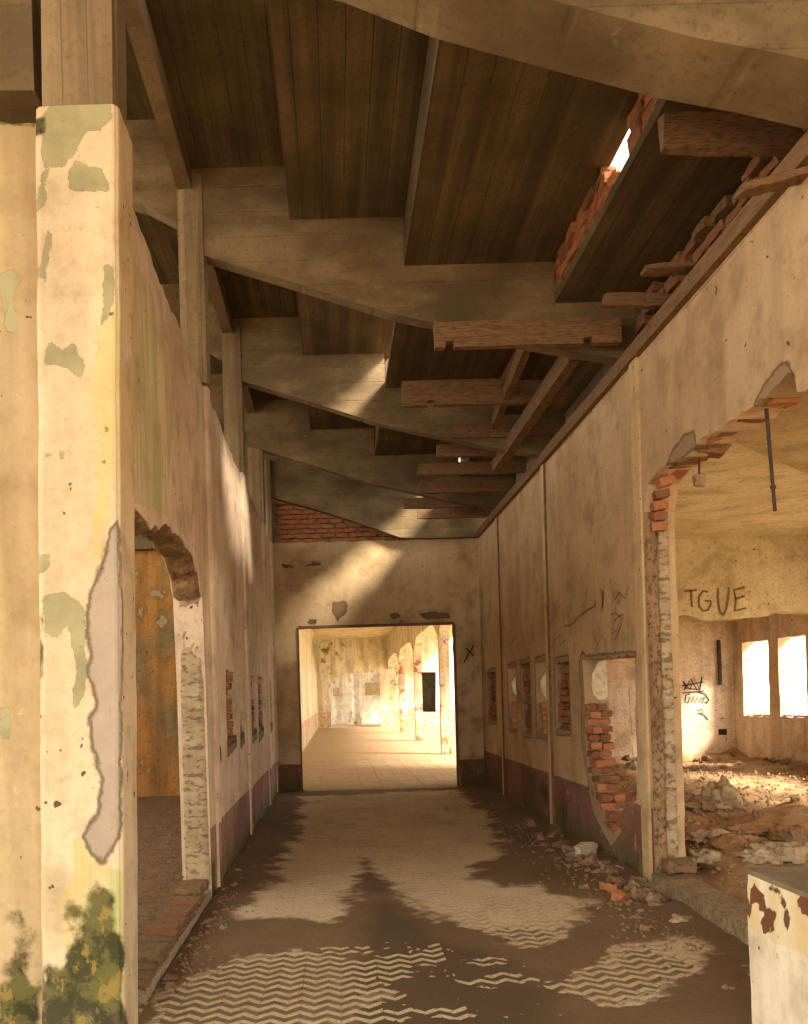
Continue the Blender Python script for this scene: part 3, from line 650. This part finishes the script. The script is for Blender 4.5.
# ------------------------------------------------------------------ roof: stepped concrete slabs on raking beams
ceil = empty('ceiling', (0.7, 7, 4.6)); struct(ceil, 'stepped concrete roof on raking beams')
SOF = [(-5.0, 6.0), (-3.2, 5.92), (-1.42, 5.47), (-1.17, 5.33), (-1.16, 5.12), (-1.0, 5.07), (-.5, 4.905), (0, 4.735), (.5, 4.56), (1.0, 4.435), (1.6, 4.285), (2.0, 4.20), (2.36, 4.14), (2.62, 4.12)]
TP = [(-1.10, 6.15), (-.27, 5.75), (.63, 5.32), (1.82, 4.93), (3.2, 4.60)]    # (right end X, underside Z) of A0, A, B, C, D
def beam(y0, y1, dz=0.0, sof=SOF, xmin=-5.0):
    lo = [(x, z + dz) for x, z in sof if x >= xmin]
    prof = list(lo)
    top = []; x0 = xmin
    for xe, zz in TP:
        xe = min(xe, 2.62)
        if xe <= x0: continue
        top += [(x0, zz), (xe, zz)]; x0 = xe
    prof += top[::-1]
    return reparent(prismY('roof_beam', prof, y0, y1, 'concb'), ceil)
S1 = [(-1.2, 5.2), (-.9, 5.0), (-.4, 4.87), (.13, 4.74), (.54, 4.565), (1.12, 4.39), (1.58, 4.255), (1.95, 4.175), (2.27, 4.09), (2.62, 4.05)]
beam(3.72, 4.10, 0, S1, -1.2)
reparent(prismY('roof_beam', [(-4, 4.3), (-1.26, 4.22), (-1.26, 5.0), (-4, 5.0)], 3.88, 4.1, 'concb'), ceil)
for y in (7.0, 9.76, 12.46): beam(y, y + .14)
beam(14.16, 14.30, 0, [(-1.0, 4.80), (-.83, 4.736), (-.03, 4.487), (.5, 4.30), (1.09, 4.07), (1.5, 4.05), (2.62, 4.05)], -1.0)
reparent(box('roof_beam', -5, -.99, 14.17, 14.31, 4.0, 6.15, 'concb'), ceil)
BAY = [(-2.2, 3.9), (3.9, 7.07), (7.07, 9.83), (9.83, 12.53), (12.53, 14.62)]  # first bay, behind the camera, is unseen and added to keep the sun out
XE0 = [(-5.2, -1.04), (-1.15, -.21), (-.27, .69), (.63, 1.88), (1.82, 3.1)]
for (a, b) in BAY:
    for (x0, x1), (xe, zz) in zip(XE0, TP):
        if a > 12 and zz == 4.93: x1 = 1.6
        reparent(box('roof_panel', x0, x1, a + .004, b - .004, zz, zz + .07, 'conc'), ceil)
    reparent(box('edge_beam', -1.155, -1.04, a + .25, b - .08, 5.58, 5.748, 'concb'), ceil)
# upstands closing the steps; left open where the brick infill has fallen out
def riser(x, z0, z1, spans, mat='conc'):
    for a, b in spans: reparent(box('step_infill', x - .02, x + .035, a, b, z0 - .002, z1 + .002, mat), ceil)
riser(-1.08, 5.82, 6.15, [(-2.2, 14.6)])
riser(-.24, 5.39, 5.75, [(-2.2, 3.9), (5.35, 14.6)])
riser(.66, 5.0, 5.32, [(-2.2, 7.0), (9.9, 14.6)])
sy = (5.2, 5.72)
riser(1.89, 4.67, 4.93, [(-2.2, 3.9), (7.1, 12.7)], 'brickd')
y = 4.12
while y < 7.0:
    for k in range(4):
        if sy[0] - .1 < y < sy[1] - .1 and k < 4: continue
        reparent(brick(ceil, (1.88 + random.uniform(-.02, .02), y + .1 + .05 * (k % 2), 4.70 + .066 * k), (0, 0, math.pi / 2 + random.uniform(-.1, .1)), (1, 1, 1.05), BRK if random.random() < .5 else BRK2), ceil)
    y += .225
for yy, zz in ((sy[0] - .02, 4.76), (sy[1] - .08, 4.76), (sy[1] + .02, 4.83)): reparent(brick(ceil, (1.90, yy, zz), (0, 0, random.uniform(0, 3)), (.6, 1, 1), BRK), ceil)
# bricks closing the space between the right wall and the roof
up = box('upstand_backing', 2.62, 2.72, 6.9, 13.3, 4.03, 4.6, 'mortar', wr)
z = 4.07; k = 0
while z < 4.6:
    y = 3.4 - .1 * (k % 2)
    while y < 7.0:
        if random.random() > .06 + .10 * k: brick(wr, (2.52 + random.uniform(-.02, .03), y + .1, z), (0, random.uniform(-.04, .04), math.pi / 2), (1, 1.4, 1), BRK2 if random.random() < .6 else BRK3)
        y += .225
    z += .072; k += 1
box('upstand_backing', 2.60, 2.68, -.6, 6.9, 4.03, 4.6, 'mortar', wr)

# ------------------------------------------------------------------ timber under the roof
def px_plank(px0, py0, px1, py1, Y, t, label, seed, hz, ext=0.0):
    x0, z0 = atY(px0, py0, Y); x1, z1 = atY(px1, py1, Y)
    return plank('timber_joist', (x0, Y + t / 2, z0), (x1 + ext, Y + t / 2, z1), t, hz, 'wood', label, seed)
o = plank('wall_plate', (XR + .035, -2.0, TOP + .055), (XR + .035, 14.15, TOP + .055), .17, .11, 'woody', 'long dark timber plate lying along the top of the right wall')
px_plank(664, 129, 800, 131, 4.62, .07, 'thick timber joist stub nearest the front, below the sky slot', 1, .19, .03)
px_plank(744, 186, 815, 168, 4.25, .10, 'pale split board slanting out above the right wall top', 2, .035)
px_plank(648, 266, 706, 263, 5.6, .12, 'short thin board sticking out over the right wall', 3, .03, .08)
px_plank(604, 298, 668, 300, 6.25, .06, 'rough pointed board end beside the second roof beam', 4, .09, .08)
def notched(px0, px1, py0, py1, Y, nx, label):
    x0, zt = atY(px0, py0, Y); x1, zb = atY(px1, py1, Y); x1 = min(x1, XR - .01)
    P = [(x0, zt), (x0 + .005, zb)]
    for n in nx:
        a_, b_ = atY(n, py1, Y)[0] - .035, atY(n, py1, Y)[0] + .035; P += [(a_, zb), (a_, zb + .045), (b_, zb + .05), (b_, zb)]
    P += [(x1, zb), (x1, zt)]
    o = prismY('timber_joist', P, Y, Y + .07, 'woodx'); tag(o, label, 'plank')
notched(434, 622, 322, 342, 6.84, (450, 588), 'longest timber joist with two notches under the roof')
notched(402, 575, 381, 401, 8.7, (431,), 'notched timber joist behind the longest one')
def P3(px, py, Y): a = atY(px, py, Y); return (a[0], Y, a[1])
plank('timber_purlin', P3(574, 352, 7.35), P3(496, 466, 10.6), .10, .16, 'wood', 'slanting timber purlin nailed under the joists beside the right wall', 7)
plank('timber_strut', P3(528, 343, 7.5), P3(494, 424, 9.6), .07, .12, 'wood', 'short timber strut hanging between the two notched joists', 8)
far = [(9.75, 1.35, 4.42, 'wide plank joist just behind the purlin end'), (10.35, 1.25, 4.38, 'dark joist in the middle of the far timbers'), (11.1, 1.1, 4.36, 'dark joist with its end free over the corridor'), (11.9, 1.2, 4.32, 'dark joist above the fourth roof beam'), (12.75, 1.05, 4.3, 'dark joist close to the end wall'), (13.4, 1.3, 4.28, 'last dark joist by the end wall bricks')]
for i, (y, x, z, l) in enumerate(far): plank('timber_joist', (x, y, z), (XR + .1, y, z), .07, .15, 'wood', l, 20 + i, None, 'far timber joists')
for y, nx in ((7.3, (.36, 1.78)), (8.7, (.9,))): pass

# ------------------------------------------------------------------ left room
fl = box('floor_left_room', -6, XL - .22, -3, YB, -.12, .0, 'soil'); struct(fl, 'bare soil floor of the left room')
o = box('wall_left_room_back', -6, XL - .2, YB + .02, YB + .22, -.02, 6.1, 'rust'); struct(o, 'rust and moss stained far wall of the left room')
o = box('wall_left_room_side', -6.2, -6, 5.5, YB, -.02, 4.0, 'rust'); struct(o, 'stained side wall of the left room')
# brick curb in the left doorway
cur = empty('brick_curb', (-1.1, 5.6, 0)); tag(cur, 'low mossy brick curb across the left doorway', 'curb')
reparent(dense_box('curb_bed', -1.21, -1.0, 4.42, 6.75, -.03, .07, .05, 'mortar', None, None, 0, .01), cur)
y = 4.5; k = 0
while y < 6.62:
    reparent(brick(cur, (-1.10 + random.uniform(-.012, .012), y, .10 + (.05 if y > 6.3 else 0) - (.02 if y < 4.7 else 0)), (random.uniform(-.05, .05), random.uniform(-.06, .06), random.uniform(-.06, .06)), (.9, 1.15 if k % 3 else 1.6, 1.1), BRK2 if k in (5, 6, 8, 10) else BRK3), cur)
    y += .135; k += 1
    if k % 3 == 1: y += .05
# ------------------------------------------------------------------ right room
RX, RY, RZ = 6.95, 15.4, .22
fr = box('floor_right_room', XR + .2, RX, -3, RY, -.12, .02, 'soilr')
struct(fr, 'rubble strewn earth floor of the right room')
def terrain():
    gx, gy = np.meshgrid(np.arange(XR + .235, RX + .01, .06), np.arange(3.0, RY + .01, .06)); ny, nx = gx.shape; x = gx.ravel(); y = gy.ravel()
    h = .14 + .10 * np.clip((x - 2.5) / 1.5, 0, 1) + (fbm(x * 1.2, y * 1.2, 5) - .5) * .22 + (fbm(x * 5, y * 5, 3) - .5) * .09
    h += .16 * np.exp(-((y - 7.9) / .5) ** 2) * np.clip((x - 3.0), 0, 1) + .12 * np.exp(-(RY - y) / .3) + .12 * np.exp(-(RX - x) / .25)
    h -= .12 * np.exp(-(x - XR - .2) / .2)
    idx = np.arange(ny * nx).reshape(ny, nx); q = np.stack([idx[:-1, :-1], idx[:-1, 1:], idx[1:, 1:], idx[1:, :-1]], -1).reshape(-1, 4)
    o = obj('rubble_bed', mesh('rubble_bed', np.stack([x, y, h], 1), q, True), 'soilr'); tag(o, 'lumpy bed of earth and crushed rubble in the right room', 'rubble', None, 'stuff')
    return lambda X, Y: float(h[np.argmin((x - X) ** 2 + (y - Y) ** 2)])
RH = terrain()
o = cdt_wall('wall_room_right_back', [(XR, 0), (RX + .2, 0), (RX + .2, 4.2), (XR, 4.2)], [], .5, lambda u, v, d: (u, RY + d, v), .2, 'room'); struct(o, 'sunlit peeling far wall of the right room')
wrb = o
def rm(a): return [(a[0], a[2]), (a[1], a[2]), (a[1], a[3]), (a[0], a[3])]
W = [(14.15, 15.05, 1.02, 2.26), (13.02, 13.82, 1.03, 2.26), (9.4, 11.9, .95, 2.5), (6.4, 9.0, .95, 2.5), (3.4, 6.0, .95, 2.5), (.6, 3.0, .95, 2.5)]  # the larger openings are unseen, added to let more light into the room
o = cdt_wall('wall_room_right_side', [(-2.4, 0), (RY + .1, 0), (RY + .1, 4.2), (-2.4, 4.2)], [jag(rm(a), .15, .012, 70 + i) for i, a in enumerate(W)], .25, lambda u, v, d: (RX + d, u, v), .2, 'room'); struct(o, 'right room side wall with bright empty window openings')
for i, a in enumerate(W[:2]):
    for k in range(5): brick(o, (RX + .1, a[0] + .1 + k * .17, a[2] + .0), (random.uniform(-.2, .2), 0, random.uniform(0, 3)), (.7, 1, .7), BRK3)
# ceiling with its deep lintel beam
cr = empty('ceiling_right_room', (4.6, 9, 3.5)); struct(cr, 'stained concrete ceiling of the right room')
reparent(box('ceiling_slab', XR + .24, RX + .1, -2.4, RY + .1, 3.62, 3.78, 'room_c'), cr)  # unseen front end added to keep the sun off the corridor floor
lint = reparent(cdt_wall('lintel_beam', [(XR + .24, 3.63), (RX, 3.63)] + jag([(RX, 2.52), (6.6, 2.54), (6.2, 2.56), (6.1, 2.50), (5.6, 2.47), (5.2, 2.46), (4.95, 2.55), (XR + .24, 2.52)], .12, .012, 6, False), [], .2, lambda u, v, d: (u, 12.4 + d, v), .25, 'room_c'), cr)
a1 = (*atZ(725, 433, 3.5), 0); a2 = (*atZ(812, 472, 3.5), 0)
ex = (a2[0] - a1[0]) / (a2[1] - a1[1])
k0 = (a1[0] - XR - .24) / ex
prof = [(XR + .24, a1[1] - k0), (RX, a1[1] + (RX - a1[0]) / ex), (RX, 2.6), (XR + .24, 2.6)]
bm = bmesh.new(); lo = [bm.verts.new((x, y, 3.46)) for x, y in prof]; f = bm.faces.new(lo); r_ = bmesh.ops.extrude_face_region(bm, geom=[f])
for v in r_['geom']:
    if isinstance(v, bmesh.types.BMVert): v.co.z = 3.615
bmesh.ops.recalc_face_normals(bm, faces=bm.faces); me = bpy.data.meshes.new('dropped_slab'); bm.to_mesh(me); bm.free()
reparent(obj('dropped_slab', me, 'room_d'), cr)
# sloping haunch from wall to ceiling behind
reparent(prismY('haunch', [(XR + .24, 3.62), (XR + .24, 3.3), (3.4, 3.62)], 9.0, 12.4, 'room_c'), cr)
# graffiti
def fw(L, Y): return [(atY(px, py, Y)[0], Y, atY(px, py, Y)[1]) for px, py in L]
Yl = 12.392
strokes('graffiti', [fw([(684, 591), (697, 590)], Yl), fw([(691, 590), (692, 607)], Yl), fw([(708, 592), (703, 591), (699, 597), (699, 606), (703, 611), (708, 610), (711, 604), (711, 601), (705, 601)], Yl),
                     fw([(718, 588), (718, 600), (720, 612), (723, 616), (726, 610), (728, 600), (729, 587)], Yl), fw([(745, 587), (734, 590), (736, 600), (735, 611), (746, 608)], Yl), fw([(735, 599), (745, 596)], Yl)], .03, (0, -1, 0), 'pencil', lint)
Yw = RY - .008
strokes('graffiti', [fw([(683, 681), (686, 688), (700, 690), (702, 677)], Yw), fw([(683, 681), (690, 690), (694, 677), (699, 689), (702, 678)], Yw), fw([(684, 690), (691, 679), (697, 690)], Yw), fw([(682, 686), (703, 682)], Yw), fw([(683, 693), (704, 691)], Yw),
                     fw([(690, 694), (686, 695), (685, 702), (688, 703), (690, 697), (691, 703), (694, 696), (695, 703), (698, 697), (699, 703), (702, 698), (705, 697), (702, 703), (707, 702)], Yw),
                     fw([(698, 692), (705, 694), (709, 700), (706, 704)], Yw), fw([(697, 711), (702, 709), (703, 713), (698, 713), (704, 715), (708, 720)], Yw)], .02, (0, -1, 0), 'spray', wrb)
x, z = atY(723, 732, RY - .02); box('socket_hole', x - .07, x + .07, RY - .012, RY + .02, z - .05, z + .05, 'dark', wrb)  # raised near-black box paints the shade of a hole
a = atY(719, 640, RY - .03); b = atY(720, 685, RY - .03)
o = plank('drain_pipe', (b[0], RY - .04, b[1]), (a[0] - .01, RY - .04, a[1]), .05, .05, 'iron', 'short rusted black pipe on the sunlit far wall of the right room'); o['category'] = 'pipe'

# ------------------------------------------------------------------ hall beyond the doorway
HY = 46.0
hf = box('floor_hall', -1.3, 9, YB + .2, 56, -.13, -.012, 'halltile'); struct(hf, 'pale dusty tiled floor of the far hall')
TT = mesh('hall_tile', boxv(-.172, .172, -.172, .172, -.02, 0), BOXF); TT.materials.append(M['halltile'])
for j in range(21):
    for i in range(10):
        x = -.85 + i * .35; y = YB + .45 + j * .35
        t = bpy.data.objects.new('tile', TT); COL.objects.link(t); t.parent = hf; t.location = (x, y, random.uniform(-.002, .002)); t.rotation_euler = (random.uniform(-.004, .004), random.uniform(-.004, .004), 0)
none4 = lambda x, y, z: [x * 0 - 1] * 4
HW = [(18.5, 20.5, 1.4, 2.4), (23, 25, 1.4, 2.4), (27.5, 29.5, 1.4, 2.4), (32, 34, 1.4, 2.4)]
o = cdt_wall('wall_hall_left', [(YB + .22, 0), (HY, 0), (HY, 4.75), (YB + .22, 4.75)], [], .3, lambda u, v, d: (-1.03 - d, u, v), .2, 'hall', lambda x, y, z: [x * 0 - 1, np.clip(sdfs([[(36, 3.3), (46, 2.6), (46, 4.9), (40, 4.9)]], y, z) * .3 - .1, -1, .4), x * 0 - 1, x * 0 - 1]); struct(o, 'sunlit left wall of the far hall')
def hp_(L): return [atY(px, py, HY) for px, py in L]
op = hp_([(331, 731), (331, 682), (336, 678), (345, 674), (380, 672), (381, 731)]); op[0] = (op[0][0], -.02); op[-1] = (op[-1][0], -.02)
dk = hp_([(421, 712), (421, 672), (436, 672), (436, 712)])
def hm(x, y, z):
    gm = np.maximum(sdfs([hp_([(316, 690), (318, 645), (338, 640), (338, 652), (325, 660), (324, 680)])], x, z) * .8 - .12, sdfs([hp_([(390, 700), (390, 660), (400, 650), (398, 700)])], x, z) * .6 - .2)
    return [x * 0 - 1, np.clip(gm, -1, .4), x * 0 - 1, x * 0 - 1]
o = cdt_wall('wall_hall_back', [(-1.2, 0), op[0], op[1], op[2], op[3], op[4], op[5], (9, 0), (9, 4.75), (-1.2, 4.75)], [dk], .22, lambda u, v, d: (u, HY + d, v), .25, 'hall', hm); struct(o, 'mossy cream far wall of the hall with a clipped opening')
box('room_shade_board', dk[0][0] - .3, dk[2][0] + .4, HY + .9, HY + 1.0, 0, 3.4, 'dark', o)  # near-black board stands in for the unlit room behind the door
o = box('wall_hall_far_room', -3, 6, 53, 53.2, -.02, 4.0, 'white'); struct(o, 'pale wall seen through the opening at the end of the hall')
for a in ((333, 688, 339, 696), (365, 683, 380, 695)):
    p = atY(a[0], a[1], 53); q = atY(a[2], a[3], 53); box('dark_panel', p[0], q[0], 52.96, 53.0, q[1], p[1], 'jamb', o)
o = box('ceiling_hall', -1.2, 6.2, YB + .22, HY, 4.65, 4.85, 'room_c'); struct(o, 'pale ceiling over the far hall')  # the part right of the arcade is added to cut the sun
o = box('ceiling_hall_far_room', -3, 6, HY + .2, 53.2, 4.2, 4.4, 'white'); struct(o, 'slab over the space beyond the hall')  # slab extended to put the far room in shade
for i, y in enumerate((22.93, 30.4, 37.9)):
    o = empty('hall_column', (2.8, y, 0)); tag(o, ['nearest peeling square column in the far hall', 'middle peeling column of the far hall arcade', 'farthest peeling column of the far hall arcade'][i], 'column', 'columns of the far hall')
    reparent(dense_box('column_shaft', 2.67, 2.95, y - .14, y + .14, 0, 3.3, .12, 'hallp'), o)
    reparent(dense_box('capital', 2.66, 2.96, y - .15, y + .15, 3.0, 3.3, .1, 'hallp'), o)
arc = empty('arcade_beam', (2.8, 30, 3.3)); struct(arc, 'beam with curved haunches over the hall columns')
ys = [14.6, 18.0, 22.93, 30.4, 37.9, 45.9]
prof = []
for a, b in zip(ys, ys[1:]):
    L = b - a
    for t in np.linspace(0, 1, 13)[:-1]: prof.append((a + t * L, 3.0 + .5 * min(1, math.sin(math.pi * t) * 1.9)))
prof += [(45.9, 3.0), (45.9, 4.66), (14.6, 4.66)]
reparent(cdt_wall('beam_web', prof, [], .4, lambda u, v, d: (2.68 + d, u, v), .26, 'hall', none4), arc)
o = empty('round_column', (0, 50, 0)); p = atY(357, 728, 50); o.location = (p[0], 50, 0); tag(o, 'round pale column behind the opening at the end of the hall', 'column')
bm = bmesh.new(); bmesh.ops.create_cone(bm, cap_ends=True, segments=20, radius1=.24, radius2=.22, depth=4.0)
me = bpy.data.meshes.new('round_shaft'); bm.to_mesh(me); bm.free(); obj('column_shaft', me, 'white', o, (0, 0, 2.0))
bm = bmesh.new(); bmesh.ops.create_cone(bm, cap_ends=True, segments=20, radius1=.27, radius2=.27, depth=.35); me = bpy.data.meshes.new('round_foot'); bm.to_mesh(me); bm.free(); obj('column_foot', me, 'hallp', o, (0, 0, .175))

# ------------------------------------------------------------------ right foreground: curb, block, rods
o = dense_box('concrete_curb', 2.30, 2.54, 3.4, 6.56, -.02, .14, .04, 'curb', None, None, 0, .018); tag(o, 'low worn concrete curb below the great hole in the right wall', 'curb')
def block_mask(x, y, z):
    t = .74 - z
    n = fbm(y * 9, z * 14 + x, 3)
    lz = np.minimum(.03, .05 - np.abs(t - .11)) + (fbm(y * 16, z * 16 + x, 3) - .56) * .35
    ye = .12 - np.abs(t - .12) + (n - .5) * .1
    return [np.where(t > .02, lz, -1), x * 0 - 1, np.where(t > .02, ye, -1), np.where(t < .035, .05, -1)]
blk = dense_box('plaster_block', 1.70, 2.5, 2.2, 3.71, -.02, .74, .02, 'block', block_mask, None, 0, .012); tag(blk, 'low plastered block at front right with flaking brown top edge', 'block')
def rod(name, a, b, r, label):
    bm = bmesh.new(); a = Vector(a); b = Vector(b); d = b - a
    bmesh.ops.create_cone(bm, cap_ends=True, segments=10, radius1=r, radius2=r * .9, depth=d.length, matrix=Matrix.Translation((a + b) / 2) @ d.to_track_quat('Z', 'Y').to_matrix().to_4x4())
    bmesh.ops.create_icosphere(bm, subdivisions=1, radius=r * 1.7, matrix=Matrix.Translation(a.lerp(b, .83)))
    me = bpy.data.meshes.new(name); bm.to_mesh(me); bm.free(); o = obj(name, me, 'iron'); return tag(o, label, 'rod')
y, z = atX(764, 395, XR + .1); y2, z2 = atX(775, 511, XR + .1)
rod('hanging_rod', (XR + .1, y, z + .12), (XR + .1, y2, z2), .011, 'long black iron rod hanging from the broken lintel at right')
y, z = atX(700, 445, XR + .1); y2, z2 = atX(699, 484, XR + .1)
rod('hanging_rod', (XR + .1, y, z + .1), (XR + .1, y2, z2), .008, 'short bent iron hook with a mortar lump under the broken lintel')
me = rough_box(.07, .05, .08, 91, 1, .2); o = obj('mortar_lump', me, 'chunk', None, (XR + .1, y2, z2 + .02)); tag(o, 'small mortar lump stuck on the short hanging hook', 'lump')

# ------------------------------------------------------------------ debris
def crumple(name, X, Y, Z, sx, sy, sz, seed, mat, label, cat):
    bm = bmesh.new(); bmesh.ops.create_icosphere(bm, subdivisions=4, radius=1)
    for v in bm.verts:
        c = v.co; k = float(fbm(np.array([c.x * 1.6 + seed * 3.7 + c.z]), np.array([c.y * 1.6 - c.z * .8]), 2)[0]) - .5
        f = abs(float(fbm(np.array([c.x * 3.2 + seed + c.z * 2]), np.array([c.y * 3.2 + c.z]), 3)[0]) - .5)
        v.co = c * (1 + k * 1.1 - f * 1.6)
        if v.co.z < -.2: v.co.z = -.2
        v.co = Vector((v.co.x * sx, v.co.y * sy, (v.co.z + .1) * sz))
    me = bpy.data.meshes.new(name); bm.to_mesh(me); bm.free(); me.polygons.foreach_set('use_smooth', [True] * len(me.polygons))
    o = obj(name, me, mat, None, (X, Y, Z)); return tag(o, label, cat)
def onr(px, py):
    z = .2
    for _ in range(4): X, Y = atZ(px, py, z); z = RH(X, Y)
    return X, Y, z
for i, (px, py, sx, sy, sz, mt, lb) in enumerate([(724, 806, .20, .15, .26, 'rag', 'tall crumpled whitish plastic heap in the middle of the right room'), (704, 806, .24, .14, .05, 'rag', 'flat pale sheet lying left of the crumpled heap'),
        (706, 866, .17, .12, .13, 'rag', 'twisted pale plastic sheet beside the broken wall end'), (775, 858, .28, .16, .11, 'rag', 'long grey rag lying behind the plastered block'), (806, 856, .22, .18, .14, 'rag', 'big pale sack at the right edge of the photo'),
        (757, 840, .30, .16, .08, 'ragb', 'brown matted heap behind the grey rag'), (795, 838, .26, .18, .11, 'ragb', 'brown matted heap near the right edge'), (716, 838, .25, .15, .07, 'rag', 'thin pale scrap on the rubble before the heap'), (735, 845, .28, .16, .10, 'ragb', 'dark brown heap left of the matted ones')]):
    X, Y, z = onr(px, py); crumple('rag_heap', X, Y, z - .01, sx, sy, sz, i, mt, lb, 'rag')
CH = []
for i in range(8):
    q = rough_box(1, random.uniform(.6, .9), random.uniform(.45, .7), 100 + i, 1, .22); q.materials.append(M['chunk'] if i % 4 else M['brickold']); CH.append(q)
def chunk(x, y, z, s, label, group):
    o = bpy.data.objects.new('rubble_chunk', random.choice(CH)); COL.objects.link(o); o.location = (x, y, z + s * .2); o.scale = (s, s, s); o.rotation_euler = (random.uniform(-.4, .4), random.uniform(-.4, .4), random.uniform(0, 6.3))
    return tag(o, label, 'rubble', group)
for i in range(105):
    y = 6.0 + abs(random.gauss(0, 1.7)); y = y if y < 11 else random.uniform(6.5, 9); d = abs(random.gauss(0, .2)) + .03
    chunk(XR - d - .03, y, .02 * math.exp(-d / .2), random.uniform(.03, .10) * (1.15 if d < .25 else .7), 'small broken brick or mortar chunk at the foot of the right wall', 'rubble along the foot of the right wall')
for i in range(18): chunk(XR - .2 - abs(random.gauss(0, .3)), random.uniform(4.3, 6.4), .0, random.uniform(.02, .06), 'small broken chunk beside the right concrete curb', 'rubble beside the right curb')
for i in range(28): chunk(XL + abs(random.gauss(0, .1)) + .02, random.uniform(4.6, 7.2), .0, random.uniform(.02, .05), 'small red or brown fragment beside the left brick curb', 'fragments beside the left brick curb')
for i in range(14): chunk(XL + abs(random.gauss(0, .1)) + .03, random.uniform(7, 14), .01, random.uniform(.02, .06), 'small fragment at the foot of the left corridor wall', 'fragments along the foot of the left wall')
for i in range(70):
    X = random.uniform(2.8, 6.8); Y = random.choice([random.uniform(5, 9.5), random.uniform(9, 15.2), RY - abs(random.gauss(0, .25)) - .1]); chunk(X, Y, RH(X, Y), random.uniform(.05, .17), 'broken brick chunk on the earth floor of the right room', 'rubble in the right room')
for i in range(18):
    Y = random.uniform(10, 15); X = RX - .1 - abs(random.gauss(0, .2)); chunk(X, Y, RH(X, Y), random.uniform(.06, .16), 'broken brick chunk below the right room windows', 'rubble below the windows')
for i in range(36):
    X = -1.3 - abs(random.gauss(0, .9)); Y = random.uniform(4.8, 13.5); chunk(X, Y, .0, random.uniform(.02, .07), 'small stone on the soil floor of the left room', 'stones on the left room floor')
x, y = atZ(586, 852, .06); o = obj('loose_brick', rough_box(.20, .10, .09, 200, 1, .12), 'pale', None, (x, y, .085)); o.rotation_euler = (.1, -.15, .5); tag(o, 'whitish loose brick lying on rubble below the broken window', 'brick')
for i, (px, py, l) in enumerate(((620, 897, 'reddish half brick lying before the rubble strip'), (608, 888, 'brown half brick lying in the rubble strip'))):
    x, y = atZ(px, py, .04); o = obj('half_brick', rough_box(.12, .09, .06, 210 + i, 1, .15), 'brick', None, (x, y, .045)); o.rotation_euler = (.2, .1, .8 + i); tag(o, l, 'brick')
x, y = atZ(682, 921, .02); crumple('torn_paper', x, y, .01, .10, .06, .05, 31, 'rag', 'crumpled torn paper on the dirt beside the right curb', 'paper')
x, y = atZ(222, 929, .01); crumple('paper_scrap', x, y, .005, .022, .02, .03, 33, 'rag', 'tiny white scrap on the dirt by the left brick curb', 'paper')
for i, (a, b, l) in enumerate((((694, 876), (722, 884), 'thin pale stick lying inside the right room by the wall end'), ((640, 776), (660, 779), 'dark lath on the rubble seen through the broken window'))):
    p = onr(*a); q = onr(*b); plank('stick', (p[0], p[1], p[2] + .03), (q[0], q[1], q[2] + .03), .04, .025, 'wood', l, 60 + i)
# fine gravel
def gravel(name, pts, label):
    V = []; Fc = []
    for x, y, z, s in pts:
        b = len(V)
        for v in ((1, 0, 0), (-.5, .8, 0), (-.5, -.8, 0), (0, 0, .9), (0, 0, -.5)):
            V.append((x + s * (v[0] + random.uniform(-.3, .3)), y + s * (v[1] + random.uniform(-.3, .3)), z + s * (v[2] + random.uniform(-.2, .2))))
        Fc += [(b, b + 1, b + 3), (b + 1, b + 2, b + 3), (b + 2, b, b + 3), (b + 1, b, b + 4), (b + 2, b + 1, b + 4), (b, b + 2, b + 4)]
    tag(obj(name, mesh(name, V, Fc), 'chunk'), label, 'gravel', None, 'stuff')
G = []
for i in range(2600):
    y = random.uniform(5, 14); d = abs(random.gauss(0, .28)); G.append((XR - .02 - d, y, .012, random.uniform(.004, .016)))
for i in range(1200):
    y = random.uniform(4.5, 14); d = abs(random.gauss(0, .12)); G.append((XL + .02 + d, y, .01, random.uniform(.003, .012)))
for i in range(500): G.append((random.uniform(XL, XR), random.uniform(4, 14), .004, random.uniform(.002, .007)))
gravel('gravel', G, 'fine crumbs and gravel scattered along the corridor walls')
gravel('room_gravel', [(lambda X, Y: (X, Y, .0, random.uniform(.006, .022)))(-1.25 - abs(random.gauss(0, 1.0)), random.uniform(4.6, 14.2)) for i in range(2500)], 'fine stones covering the left room soil')
G = []
for i in range(3500):
    X = random.uniform(2.65, 6.8); Y = random.uniform(4.5, 15.2); G.append((X, Y, .14 + .1 * min(1, max(0, (X - 2.5) / 1.5)) + random.uniform(-.02, .06), random.uniform(.008, .03)))
gravel('room_rubble', G, 'fine rubble covering the right room floor')
